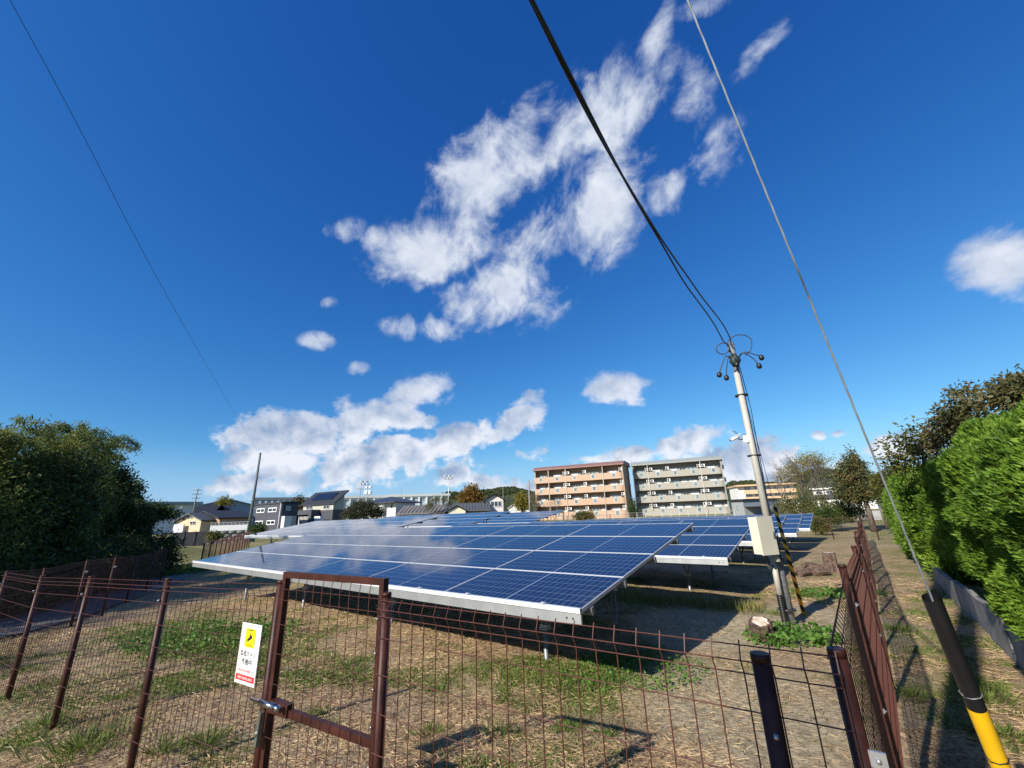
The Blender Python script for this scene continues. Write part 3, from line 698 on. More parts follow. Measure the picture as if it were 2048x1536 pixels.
# striped guy wire guard beside the pole
gb0 = Vector((4.735, 7.745, gz(4.735, 7.745) - .05)); gt0 = Vector((4.15, 7.17, 4.4)); f = .40; gtop = gb0.lerp(gt0, f)
gd_ = empty('guy_wire', (0, 0, 0), 0, 'thin guy wire from the service pole inside a black and yellow spiral guard', 'guy wire')
m = MB(); m.tube([gtop, gt0], .004, 6); m.build('wire', MSTEEL, gd_)
smt = bpy.data.materials.new('hazard_spiral'); smt.use_nodes = True; t = smt.node_tree; b = t.nodes['Principled BSDF']; b.inputs['Roughness'].default_value = .4
tcs = N(t, 'ShaderNodeTexCoord'); s3 = N(t, 'ShaderNodeSeparateXYZ'); t.links.new(tcs.outputs['Object'], s3.inputs[0])
angn = mth(t, 'DIVIDE', mth(t, 'ARCTAN2', s3.outputs['Y'], s3.outputs['X']), 2 * math.pi)
sp_ = mth(t, 'FRACT', mth(t, 'ADD', mth(t, 'MULTIPLY', s3.outputs['Z'], 5.6), angn))
mm = N(t, 'ShaderNodeMix', data_type='RGBA'); t.links.new(mth(t, 'LESS_THAN', sp_, .5), mm.inputs['Factor']); mm.inputs['A'].default_value = (.012, .012, .012, 1); mm.inputs['B'].default_value = (.88, .42, .008, 1)
t.links.new(mm.outputs['Result'], b.inputs['Base Color'])
m = MB(); Lg = (gtop - gb0).length; m.tube([(0, 0, 0), (0, 0, Lg)], .030, 14); go = m.build('guard', smt, gd_, gb0); go.rotation_euler = (gt0 - gb0).to_track_quat('Z', 'Y').to_euler()

# near guy wire with black over yellow guard
ga = P(1863, 1195, 2.5); gw_top = P(1375, 0, 1.35); dg = (gw_top - ga).normalized()
base = ga - dg * ((ga.z - .0) / dg.z)
ng = empty('guy_wire', (0, 0, 0), 0, 'pale steel guy wire running overhead from a black and yellow tube by the hedge', 'guy wire')
m = MB(); wpts = []
for i in range(220):
    p = ga - dg * .3 + dg * (i * .045); wpts.append(p)
for k in range(3):
    a = dg.cross(Vector((0, 1, 0))).normalized(); b_ = dg.cross(a)
    m.tube([p + (a * math.cos(i * .9 + k * 2.1) + b_ * math.sin(i * .9 + k * 2.1)) * .0019 for i, p in enumerate(wpts)], .0023, 5)
m.build('wire', mat('guy_strand', (.30, .33, .36), .5, .4, .1, 30), ng)
yb = P(1972, 1418, 2.0); tt = (ga.z - .93) / dg.z
# where the colour changes
best = min((abs((pix(1972, 1418) - ((ga - dg * (k * .01)) - Vector((0, 0, CAMH))).normalized()).length), k * .01) for k in range(150))[1]
def hollow(mb, a, b_, r, n=20):
    mb.tube([a, b_], r, n, cap=False); mb.tube([b_, a], r * .86, n, cap=False)
m = MB(); hollow(m, ga - dg * best, ga, .0305); m.build('black_guard', mat('black_plastic', (.012, .012, .014), .38, 0, .1), ng)
m = MB(); hollow(m, base - dg * .2, ga - dg * (best - .002), .0312); m.build('yellow_guard', mat('yellow_plastic', (.80, .47, .012), .38, 0, .06, 3), ng)
for k in (.42, best + .22):
    m = MB(); cpt = ga - dg * k; a = dg.cross(Vector((0, 1, 0))).normalized(); b_ = dg.cross(a)
    m.tube([cpt + (a * math.cos(q / 8 * 6.28) + b_ * math.sin(q / 8 * 6.28)) * .034 + dg * .006 * math.sin(q) for q in range(9)], .0022, 5); m.build('tie_wire', MSTEEL if k == .42 else MBLK, ng)

bp_ = empty('utility_pole', (0, 0, 0), 0, 'tall concrete utility pole just behind the viewpoint that anchors the guy wire', 'pole')
PL = Vector((-1.47, -.75, 0)); bp_.location = PL
m = MB(); m.tube([(0, 0, -.3), (0, 0, 11.)], [.16, .10], 16); m.build('shaft', mat('pole_concrete', (.35, .34, .33), .8), bp_)
for z in (9.6, 10.3): m = MB(); m.bar((-.9, 0, z), (.9, 0, z), .09, .09); m.build('crossarm', MSTEEL, bp_)
for x_ in (-.36, .36): m = MB(); m.tube([(x_, .1, 8.1), (x_, .1, 9.35)], .27, 16); m.build('shade_drum', mat('shade_drum_grey', (.35, .36, .37), .5), bp_)  # unseen drums added to widen the pole's shadow on the hedge
# overhead thin line on the left and its pole
lp = empty('utility_pole', P(497, 1062, 60), 0, 'lone grey pole leaning up behind the brown roadside fence', 'pole'); lp.location.z = -.3
m = MB(); m.tube([(0, 0, 0), (0, 0, Z(519, 905, 60) + .3)], [.20, .11], 14); m.build('shaft', mat('pole_grey_green', (.11, .13, .13), .7, 0, .1), lp)
m = MB(); m.tube([(0, 0, 4.7), (0, 0, 4.85)], .25, 12); m.build('band', MSTEEL, lp)
m = MB(); a = P(519, 905, 60); a.z += -.15
m.tube(catmull([a, P(490, 862, 42), P(350, 620, 17), P(150, 240, 11.5), P(20, 0, 10), P(20, 0, 10) + (P(20, 0, 10) - P(150, 240, 11.5)) * 2], 8), .006, 5)
tag(m.build('overhead_wire', MBLK), 'thin dark wire crossing the empty blue sky down to the lone grey pole', 'wire')

# ------------------------------------------------------------------ stumps
BARK = mat('bark', (.06, .038, .028), .95, 0, .4, 16, 1., c2=(.15, .10, .075), detail=8); CUT = mat('cut_wood', (.40, .31, .22), .8, 0, .2, 9, c2=(.72, .66, .58))
def stump(loc_, r, h, label, lean=(0, 0), cut=True):
    s = empty('tree_stump', loc_, 0, label, 'tree stump', 'cut stumps in the field'); m = MB(); n = 22; rings = [(-.1, 1.5), (.0, 1.25), (h * .3, 1.0), (h * .7, .95), (h, .92)]
    ph = [random.uniform(.85, 1.18) for _ in range(n)]
    for i, (z, k) in enumerate(rings):
        for j in range(n):
            a = 2 * math.pi * j / n; q = r * k * (1 + (ph[j] - 1) * (1 + (1.2 if z < h * .3 else 0))) * random.uniform(.95, 1.05)
            m.v.append((q * math.cos(a) + lean[0] * z, q * math.sin(a) + lean[1] * z, z))
    for i in range(4):
        for j in range(n): m.f.append([i * n + j, i * n + (j + 1) % n, (i + 1) * n + (j + 1) % n, (i + 1) * n + j]); m.sm.append(False)
    m.f.append([4 * n + j for j in range(n)]); m.sm.append(False); m.build('trunk', BARK, s)
    m = MB(); n2 = 18; zc = h + .004
    m.poly([(r * .70 * ph[int(j * n / n2)] * math.cos(2 * math.pi * j / n2) + lean[0] * h, r * .70 * ph[int(j * n / n2)] * math.sin(2 * math.pi * j / n2) + lean[1] * h, zc) for j in range(n2)]); m.build('cut_face', CUT, s)
    for k in range(5):
        a = k * 1.25 + .4; m = MB(); m.tube([(r * .7 * math.cos(a), r * .7 * math.sin(a), h * .35), (r * 1.4 * math.cos(a), r * 1.4 * math.sin(a), .04), (r * 2.1 * math.cos(a + .2), r * 2.1 * math.sin(a + .2), -.06)], [r * .35, r * .25, r * .1], 7); m.build('root', BARK, s)
    return s
stump((3.30, 6.42, gz(3.3, 6.42)), .135, .30, 'freshly cut stump with pale top beside the foot of the service pole', (-.1, -.1)).rotation_euler = (R(24), R(-10), 0)
stump((8.75, 12.6, gz(8.75, 12.6)), .165, .50, 'tall dark stump by the log heap near the end-on fence', (.05, 0))
lg = empty('log_heap', (8.1, 12.35, gz(8.1, 12.35)), 0, 'heap of short dark logs and roots lying against the tall stump', 'logs')
for i, (a, b_, r_) in enumerate([((-.6, -.2, .08), (.2, .1, .12), .12), ((-.5, .1, .1), (.3, -.1, .3), .11), ((-.35, 0, .28), (.35, .2, .26), .10), ((-.2, -.25, .1), (.35, -.3, .12), .13), ((-.75, .05, .05), (-.3, .2, .2), .09)]):
    m = MB(); a = Vector(a); b_ = Vector(b_); a = a * .85; b_ = b_ * .7; r_ *= .72; m.tube([a, a.lerp(b_, .3) + Vector((0, .02, .02)), a.lerp(b_, .65) + Vector((.02, 0, .03)), b_], [r_ * .8, r_ * 1.15, r_ * .95, r_ * .7], 8, smooth_=False); m.build('log', BARK, lg)

# ------------------------------------------------------------------ buildings
GLASS = mat('window_glass', (.03, .035, .04), .08, 0, .3, .6, spec=.9)
GLASSB = mat('pale_glass', (.16, .21, .22), .12, 0, .3, .7, spec=.8)
CURT = mat('white_curtain', (.55, .56, .56), .7, 0, .1, 1.5)
WFR = mat('window_frame', (.50, .52, .53), .4, .2, .05); WFRW = mat('white_window_frame', (.75, .76, .77), .4, 0, .03)
DARKIN = mat('dark_recess', (.05, .045, .042), .9)
TILE_G = mat('grey_roof_tile', (.085, .09, .10), .7, 0, .25, 9, .6); TILE_D = mat('dark_roof_tile', (.022, .024, .030), .6, 0, .25, 9, .5); TILE_B = mat('weathered_roof_tile', (.15, .14, .135), .8, 0, .35, 12, .6)
class Bld:
    """footprint front edge from A to B (plan), depth away from the camera, local x along the front"""
    def __init__(s, name, label, cat, A, B_, z0, group=None):
        s.A = Vector((A.x, A.y, 0)); s.B = Vector((B_.x, B_.y, 0)); d = s.B - s.A; s.L = d.length; s.z0 = z0
        s.dv = Vector((-d.y, d.x, 0)).normalized()
        s.root = empty(name, (A.x, A.y, z0), math.atan2(d.y, d.x), label, cat, group)
    def depth(s, px, py=1030):
        """how deep the house runs for its far right corner to show at px"""
        r_ = pix(px, py); return (s.B.y * r_.x - s.B.x * r_.y) / (s.dv.x * r_.y - s.dv.y * r_.x)
    def part(s, name, m_, *boxes, parent=None, label=None):
        mb = MB()
        for bx_ in boxes: mb.box(*bx_)
        return mb.build(name, m_, parent or s.root, label=label)
    def win(s, x0, x1, z0, z1, fr=WFRW, gl=GLASS, y=0., mull=1, side=None, dx=0):
        """window proud of the wall; side: on the right end wall (x = dx), running in y"""
        w = max(.05, (x1 - x0) * .055); a = MB()
        def bb(mb, u0, u1, v0, v1, p0, p1):
            if side is None: mb.box(u0, u1, y - p1, y - p0, v0, v1)
            else: mb.box(dx + p0, dx + p1, u0, u1, v0, v1)
        bb(a, x0, x1, z1 - w, z1, 0, .07); bb(a, x0, x1, z0, z0 + w, 0, .09); bb(a, x0, x0 + w, z0 + w, z1 - w, 0, .07); bb(a, x1 - w, x1, z0 + w, z1 - w, 0, .07)
        for k in range(mull): c = x0 + (x1 - x0) * (k + 1) / (mull + 1); bb(a, c - w / 2, c + w / 2, z0 + w, z1 - w, 0, .06)
        f = a.build('window', fr, s.root); g = MB(); bb(g, x0 + w, x1 - w, z0 + w, z1 - w, .005, .03); g.build('pane', gl, f); return f
def gable(b, x0, x1, y0, y1, ze, zp, m_, over=.4, ridge='x', th=.18, name='roof', shift=.5):
    mb = MB()
    if ridge == 'x':
        yc = y0 + (y1 - y0) * shift; sl = (zp - ze) / max(.1, (yc - y0))
        mb.prism([(y0 - over, ze - sl * over), (yc, zp), (y1 + over, ze - sl * over), (y1 + over, ze - sl * over + th), (yc, zp + th), (y0 - over, ze - sl * over + th)], x0 - over, x1 + over)
    else:
        xc = x0 + (x1 - x0) * shift; sl = (zp - ze) / max(.1, (xc - x0))
        mb.prism([(x0 - over, ze - sl * over), (xc, zp), (x1 + over, ze - sl * over), (x1 + over, ze - sl * over + th), (xc, zp + th), (x0 - over, ze - sl * over + th)], y0 - over, y1 + over, axis='y')
    return mb.build(name, m_, b.root)
def gwall(b, x0, x1, y0, y1, ze, zp, m_, ridge='x', shift=.5, base=-2.):
    mb = MB()
    if ridge == 'x': yc = y0 + (y1 - y0) * shift; mb.prism([(y0, base), (y1, base), (y1, ze), (yc, zp), (y0, ze)], x0, x1)
    else: xc = x0 + (x1 - x0) * shift; mb.prism([(x0, base), (x1, base), (x1, ze), (xc, zp), (x0, ze)], y0, y1, axis='y')
    return mb.build('wall', m_, b.root)
def hip(b, x0, x1, y0, y1, ze, zp, m_, over=.5, name='roof'):
    mb = MB(); x0 -= over; x1 += over; y0 -= over; y1 += over; ins = min((y1 - y0) / 2, (x1 - x0) / 2 - .2); yc = (y0 + y1) / 2
    v = [(x0, y0, ze), (x1, y0, ze), (x1, y1, ze), (x0, y1, ze), (x0 + ins, yc, zp), (x1 - ins, yc, zp), (x0, y0, ze - .15), (x1, y0, ze - .15), (x1, y1, ze - .15), (x0, y1, ze - .15)]
    mb.v = v; mb.f = [[0, 1, 5, 4], [1, 2, 5], [2, 3, 4, 5], [3, 0, 4], [6, 7, 1, 0], [7, 8, 2, 1], [8, 9, 3, 2], [9, 6, 0, 3], [9, 8, 7, 6]]; mb.sm = [False] * 9
    return mb.build(name, m_, b.root)
def tile_ribs(b, x0, x1, y0, ze, yc, zp, m_, step=.6, th=.18):
    """raised tile courses running down the near slope, one joined part"""
    mb = MB(); k = int((x1 - x0) / step)
    for i in range(k + 1):
        x = x0 + (x1 - x0) * i / k; mb.bar((x, y0, ze + th + .02), (x, yc, zp + th + .02), .16, .07)
    o = mb.build('tile_courses', m_, b.root); o['kind'] = 'stuff'

def apartment(px0, D0, px1, D1, zb0, zt_, wallc, parc, bays, pipes, acs, grilles, label, roofc, cream=False):
    A = P(*px0, D0); B_ = P(*px1, D1); b = Bld('apartment_house', label, 'apartment house', A, B_, zb0); L = b.L; Hh = zt_ - zb0
    wm = mat('wall_' + wallc[0], wallc[1], .85, 0, .06, 1.5); pmr = mat('parapet_' + parc[0], parc[1], .8, 0, .05, 4)
    dep = 8.5; yb = 1.5
    b.part('wall', wm, (0, L, yb, dep, -3, Hh), (0, .25, 0, yb, -3, Hh - .05), (L - .25, L, 0.05, yb, -3, Hh - .05))
    fl = [Hh - 1.75 - 2.82 * k for k in range(4)]
    for k, zt2 in enumerate(fl):
        bot = zt2 - 1.38 if k < 3 else -3
        mb = MB(); mb.box(-.02, L - .9, -.18, -.04, bot, zt2); n = 5                      # parapet with its rounded end
        for i in range(n):
            a0, a1 = i / n * math.pi / 2, (i + 1) / n * math.pi / 2; r_ = .9; c = (L - .9 + .02, .72)
            pts = [(c[0] + r_ * math.sin(a0), c[1] - r_ * math.cos(a0)), (c[0] + r_ * math.sin(a1), c[1] - r_ * math.cos(a1)), (c[0] + (r_ - .14) * math.sin(a1), c[1] - (r_ - .14) * math.cos(a1)), (c[0] + (r_ - .14) * math.sin(a0), c[1] - (r_ - .14) * math.cos(a0))]
            mb.quadbox([(x, y, bot) for x, y in pts] + [(x, y, zt2) for x, y in pts])
        pa = mb.build('balcony_parapet', pmr, b.root)
        b.part('coping', mat('coping', (.50, .47, .42), .7), (-.04, L - .85, -.21, -.02, zt2 + .003, zt2 + .06), parent=pa)
        if k < 3 or True:
            b.part('balcony_slab', wm, (.26, L - .26, -.03, yb - .01, (bot if k < 3 else zt2 - 1.38) + .05, (bot if k < 3 else zt2 - 1.38) + .2))
        for j in range(bays):
            x0 = L * grilles[j]
            gx = x0 - .42
            g = b.part('parapet_opening', WFR, (gx, gx + .84, -.215, -.185, zt2 - 1.0, zt2 - .03), parent=None)
            b.part('opening_glass', GLASSB, (gx + .09, gx + .75, -.232, -.217, zt2 - .9, zt2 - .12), parent=g)
            # doors and windows on the back wall of each flat
            b.win(x0 - 1.3, x0 + .45, zt2 - 1.15, zt2 + .72, WFR, CURT if (j + k) % 3 else GLASSB, y=yb, mull=1)
            b.win(x0 + .95, x0 + 2.3, zt2 - .3, zt2 + .7, WFR, CURT if (j * 2 + k) % 2 else GLASS, y=yb, mull=1)
        for u in acs:
            a = b.part('air_conditioner', mat('ac_white', (.72, .72, .70), .5), (L * u - .36, L * u + .36, -.02, .32, zt2 + .45, zt2 + 1.05))
            b.part('fan_grille', DARKIN, (L * u - .28, L * u + .12, -.035, -.022, zt2 + .52, zt2 + .98), parent=a)
    for u in pipes:
        m = MB(); m.tube([(L * u, -.26, -2), (L * u, -.26, Hh - .1)], .07, 8); m.build('downpipe', mat('coping', (.5, .47, .42)), b.root)
        b.part('party_wall', wm, (L * u - .08, L * u + .08, -.02, yb - .01, -1, Hh - .06))
    # roof: low pitch with fascia
    rm = mat('roof_' + roofc[0], roofc[1], .6, 0, .1, 3)
    mb = MB(); mb.prism([(-.45, Hh), (-.45, Hh + .28), (1.5, Hh + 1.05), (dep + .3, Hh + 1.05), (dep + .3, Hh)], -.35, L + .35); mb.build('roof', rm, b.root)
    for i in range(4):
        for k in range(4): b.win(1.6 + i * 2, 2.4 + i * 2, fl[k] - .2, fl[k] + .6, WFR, GLASS, side=1, dx=L)
    m = MB(); m.tube([(L - 1.5, 3, Hh + 1.), (L - 1.5, 3, Hh + 3.4)], .035, 5)
    for k in range(5): m.bar((L - 2.1, 3, Hh + 2.3 + k * .22), (L - .9, 3, Hh + 2.3 + k * .22), .03, .03)
    m.build('aerial', WFR, b.root)
    return b
apartment((1073, 1030), 107, (1256, 1033), 101, .3, 12.3, ('tan', (.38, .26, .18)), ('tan', (.46, .31, .21)), 5, (.17, .372, .786), (.355, .395, .585, .975), (.075, .268, .473, .68, .90),
          'four storey tan apartment house with terracotta roof edge and five bays', ('terracotta', (.22, .12, .10)))
apartment((1276, 1030), 107, (1462, 1030), 106, .3, 12.35, ('taupe', (.27, .25, .215)), ('taupe', (.33, .305, .26)), 5, (.18, .775), (.165, .215, .405, .755, .805), (.10, .293, .49, .69, .905),
          'four storey grey-brown apartment house with pale green roof edge', ('sage', (.27, .285, .265)))

# dark grey cube house
b = Bld('house', 'dark grey flat-topped two storey house with four white windows in a square', 'house', P(505, 1055, 74), P(558, 1055, 68), -.2)
z = lambda py, px=530, D=71: Z(px, py, D) + .2
DG = mat('charcoal_cladding', (.06, .065, .08), .6, 0, .1, 2); DGD = mat('roof_edge_and_side_shade', (.035, .038, .05), .55, 0, .1, 2)
L = b.L; hh = z(1009)
dp = b.depth(594)
b.part('wall', DG, (0, L, 0, dp, -2, hh)); b.part('roof_edge', DGD, (-.12, L + .1, -.12, dp + .1, hh + .002, hh + .22))
b.part('side_wall_shade', DGD, (L + .003, L + .10, 0, dp, -2, hh + .28))  # shade of this side put into a darker sheet over the wall
for u in (.08, .53):
    b.win(L * u, L * (u + .31), z(1025), z(1016), WFRW, GLASS); b.win(L * u, L * (u + .31), z(1050), z(1041), WFRW, GLASS)
m = MB(); m.tube([(L - .15, -.08, -1), (L - .15, -.08, hh)], .05, 6); m.build('downpipe', WFRW, b.root)
b.part('entrance_panel', mat('pale_panel', (.62, .63, .62), .7), (L + .11, L + .9, .1, dp * .48, -2, z(1034)))
b.part('lower_block', mat('mid_grey', (.34, .35, .36), .7), (L + .11, L + .9, dp * .49, dp * .75, -2, z(1034)))
b.win(dp * .24, dp * .52, z(1023), z(1014), WFR, GLASSB, side=1, dx=L + .10)

# two-tone house with solar roof
b = Bld('house', 'two-tone beige and charcoal house with rooftop solar panels on a single pitch', 'house', P(603, 1045, 78), P(664, 1042, 72), -.2)
L = b.L; z = lambda py, px=635, D=75: Z(px, py, D) + .2
BE = mat('beige_render', (.42, .40, .34), .8, 0, .06, 2)
zE, zP = z(1008), z(988.5)
dp = b.depth(686)
gwall(b, 0, L, 0, dp, zE, zP, BE, 'x', .98)
b.part('lower_cladding', DG, (-.04, L + .05, -.05, dp + .05, -2, z(1021)))
b.part('porch', mat('charcoal_cladding', (.06, .065, .08)), (-L * .05, L * .60, -1.6, -.06, z(1029), z(1021) + .1), (-L * .05, L * .02, -1.6, -.06, -2, z(1029)), (L * .52, L * .60, -1.6, -.06, -2, z(1029)))
b.part('porch_screen', mat('slat_white', (.6, .6, .58), .6), *[(L * (.12 + .045 * i), L * (.14 + .045 * i), -1.2, -1.1, -1, z(1032)) for i in range(9)])
rf = MB(); sl_ = (zP - zE) / (dp * .98); rf.prism([(-.25, zE - .25 * sl_ + .02), (dp + .4, zP + .4 * sl_), (dp + .4, zP + .4 * sl_ + .2), (-.25, zE - .25 * sl_ + .2)], -.5, L + .5); rf = rf.build('roof', TILE_D, b.root)
for i in range(5):
    for j in range(2):
        mb = MB(); x0 = L * (.16 + .135 * i); y0 = dp * (.22 + .34 * j); pdp = dp * .32; f = lambda y: zE + sl_ * y + .30
        mb.quadbox([(x0, y0, f(y0)), (x0 + L * .128, y0, f(y0)), (x0 + L * .128, y0 + pdp, f(y0 + pdp)), (x0, y0 + pdp, f(y0 + pdp)), (x0, y0, f(y0) + .05), (x0 + L * .128, y0, f(y0) + .05), (x0 + L * .128, y0 + pdp, f(y0 + pdp) + .05), (x0, y0 + pdp, f(y0 + pdp) + .05)])
        mb.build('roof_solar_panel', mat('roof_cells', (.012, .015, .03), .12, 0, .1, spec=.6), b.root)
b.win(L * .11, L * .33, z(1018), z(1010.5), WFR, GLASS); b.part('shutter_box', WFRW, (L * .10, L * .34, -.2, -.075, z(1010.5) + .01, z(1008.6))); b.win(L * .69, L * .88, z(1018.5), z(1011), WFR, GLASS)
b.part('meter_cabinet', WFRW, (L * .72, L * .9, -1.6, -.9, -1, z(1033)))

# low brown house with dark hipped roof and long white wall
b = Bld('house', 'low tan house under a broad dark roof beside the lone pole', 'house', P(436, 1060, 72), P(496, 1058, 74), -.2)
L = b.L; z = lambda py, px=470, D=71: Z(px, py, D) + .2
TAN = mat('tan_wall', (.40, .26, .16), .8, 0, .08, 2)
b.part('wall', TAN, (0, L, 0, 6, -2, z(1036))); gable(b, 0, L, 0, 7, z(1035), z(1021), TILE_D, .5, 'x')
for u, w in ((.08, .12), (.30, .16), (.56, .14), (.8, .12)): b.win(L * u, L * (u + w), z(1050), z(1040), WFR, GLASSB if u < .5 else GLASS)
b = Bld('garden_wall', 'long bright white garden wall on the stone bank before the tan house', 'wall', P(419, 1062, 64), P(500, 1059, 63), -.2)
L = b.L; z = lambda py, px=460, D=63.5: Z(px, py, D) + .2
b.part('panel', mat('white_wall', (.82, .81, .77), .7, 0, .04), (0, L, 0, .2, z(1064), z(1050))); b.part('railing', WFR, *([(0, L, .02, .06, z(1045), z(1044)), (0, L, .02, .06, z(1048), z(1047.4))] + [(L * i / 10, L * i / 10 + .05, .02, .06, z(1050), z(1044)) for i in range(11)]))
b = Bld('retaining_wall', 'mossy stone retaining wall below the white garden wall', 'wall', P(405, 1072, 60), P(512, 1066, 60), -.2)
z = lambda py, px=460, D=60: Z(px, py, D) + .2
L = b.L; b.part('core', mat('stone_joint', (.13, .125, .11), .95), (0, L, .12, .6, -2, z(1061))); STO = mat('field_stone', (.24, .23, .20), .9, 0, .3, 2)
me_st = [None] * 3
for k in range(3):
    mb = MB(); mb.ball((0, 0, 0), (.42, .16, .20), 7, 4, .16); me_st[k] = mb.mesh('stone', STO)
zt2 = z(1061)
for i in range(int(L / .78)):
    for j in range(4):
        mk('stone', me_st[(i + j) % 3], b.root, (.4 + i * .78 + (j % 2) * .38, .10, zt2 - .2 - j * .37))
# cream house
b = Bld('house', 'cream gabled house with small windows at the edge of the dark trees', 'house', P(350, 1068, 74), P(398, 1066, 71.5), -.2)
L = b.L; z = lambda py, px=375, D=73: Z(px, py, D) + .2
CR_ = mat('cream_wall', (.62, .50, .33), .8, 0, .05, 2)
dp = b.depth(429)
gwall(b, 0, L, 0, dp, z(1042), z(1030), CR_, 'y'); gable(b, 0, L, 0, dp, z(1041), z(1029), TILE_G, .4, 'y')
b.win(L * .38, L * .46, z(1037), z(1032), WFR, GLASS, mull=0); b.win(L * .52, L * .60, z(1037), z(1032), WFR, GLASS, mull=0); b.win(L * .55, L * .78, z(1049), z(1043), WFR, GLASS)
b.win(dp * .35, dp * .6, z(1047), z(1040), WFR, GLASS, side=1, dx=L); b.part('porch_panel', WFRW, (L * .02, L * .42, -.5, -.3, -1, z(1048)))
# beige gabled house behind
b = Bld('house', 'beige house with a long dark tiled roof behind the cream house', 'house', P(392, 1045, 90), P(450, 1042, 90), 0)
L = b.L; z = lambda py, px=415, D=90: Z(px, py, D)
gwall(b, 0, L, 0, 6, z(1026), z(1014), mat('grey_beige_wall', (.36, .33, .28), .8), 'x'); gable(b, 0, L, 0, 6, z(1027), z(1012), TILE_D, .5, 'x')
b.part('gable_end', mat('grey_beige_wall', (.36, .33, .28)), (L * .60, L * .98, -1.6, 0, -2, z(1024))); gable(b, L * .58, L * 1.0, -1.8, 4, z(1026), z(1011), TILE_D, .5, 'y'); b.win(L * .84, L * .92, z(1030), z(1024), WFR, GLASS, y=-1.6, mull=0)
# blue warehouse and long school range
b = Bld('warehouse', 'wide slate-blue metal warehouse with low gable behind the houses', 'warehouse', P(320, 1030, 170), P(505, 1028, 175), 0)
L = b.L; z = lambda py, px=430, D=172: Z(px, py, D)
SB = mat('slate_blue_cladding', (.17, .24, .32), .6, 0, .06, .5)
gwall(b, L * .38, L, 0, 30, z(1012), z(1000), SB, 'y', .52); gable(b, L * .38, L, 0, 30, z(1011.5), z(999.5), mat('green_grey_roof', (.20, .27, .27), .5), .6, 'y', .3, shift=.52)
b.part('long_shed', mat('pale_shed', (.55, .57, .58), .7), (-L * .2, L * .4, 2, 30, -2, z(1009))); b.part('shed_roof', mat('green_grey_roof', (.20, .27, .27)), (-L * .25, L * .42, 1, 31, z(1008.8), z(1003)))
for u in (.66, .75): b.part('vent', DARKIN, (L * u, L * (u + .03), -.06, -.01, z(1012), z(1010.5)))
SCH = mat('school_white', (.62, .66, .68), .75, 0, .05, .3)
def school(px0, px1, D, ytop, ybot, nb, label, roofm):
    A = P(px0, 1020, D); B_ = P(px1, 1018, D); b = Bld('school_building', label, 'school', A, B_, 0); L = b.L; cx_ = (px0 + px1) / 2
    z = lambda py: Z(cx_, py, D); zt2 = z(ytop); zb = z(ybot); b.part('wall', SCH, (0, L, 0, 12, -2, zt2)); b.part('roof', roofm, (-.6, L + .6, -.9, 13, zt2 + .01, zt2 + 1.0))
    zl = zb + (zt2 - zb) * .12
    for i in range(nb):
        x0 = L * (i + .12) / nb; x1 = L * (i + .88) / nb
        b.part('pier', SCH, (L * i / nb - .35, L * i / nb + .35, -.7, -.01, -2, zt2 - .02)); b.win(x0, x1, zb + (zt2 - zb) * .38, zt2 - .5, WFRW, GLASSB, mull=3); b.part('spandrel', mat('spandrel_blue', (.36, .44, .48), .7), (x0, x1, -.1, -.011, zl, zb + (zt2 - zb) * .33))
    return b
school(776, 897, 190, 993, 1012, 8, 'long white school range with pale blue window bays behind tiled roofs', mat('sch_roof', (.5, .52, .52), .6))
school(505, 612, 200, 1000, 1012, 9, 'long low white school range with dark roof behind the charcoal house', mat('sch_roof_dark', (.16, .18, .19), .6))
school(682, 778, 196, 996, 1012, 6, 'white school wing behind the dark hipped house and round bush', mat('sch_roof', (.5, .52, .52)))
b = Bld('water_tank', 'white rooftop water tanks on a steel stand left of the school', 'water tank', P(728, 990, 194), P(740, 990, 194), Z(734, 994, 194))
for i in range(2):
    m = MB(); m.ball((.9 + i * 1.5, 3, 2.2), (.85, .85, .9), 10, 8); m.tube([(.9 + i * 1.5, 3, 1.2), (.9 + i * 1.5, 3, 2.2)], .85, 12); m.build('tank', WFRW, b.root)
    m = MB(); m.ball((.9 + i * 1.5, 3, 4.2), (.7, .7, .6), 10, 8); m.build('dome', WFRW, b.root)
b.part('stand', WFR, (0, .1, 2.2, 2.3, -3, 1.2), (2.9, 3.0, 2.2, 2.3, -3, 1.2), (0, 3., 2.2, 3.8, 1.05, 1.2))
# white house with dark hipped roof
b = Bld('house', 'white two storey house with dark blue hipped roof beside the round bush', 'house', P(722, 1036, 96), P(765, 1034, 92), 0)
L = b.L; z = lambda py, px=745, D=94: Z(px, py, D)
WW = mat('white_render', (.72, .72, .70), .8, 0, .04)
b.part('wall', WW, (L * .3, L * 1.0, 0, 7, -2, z(1006))); b.part('wing', WW, (L * 1.0 + .01, L * 1.45, .8, 7, -2, z(1007))); hip(b, 0, L * 1.46, 0, 8, z(1006), z(993), mat('dark_blue_tile', (.035, .045, .075), .5, 0, .2, 4), .7)
b.win(L * 1.22, L * 1.32, z(1018), z(1009), WFR, GLASS, y=.8, mull=0)
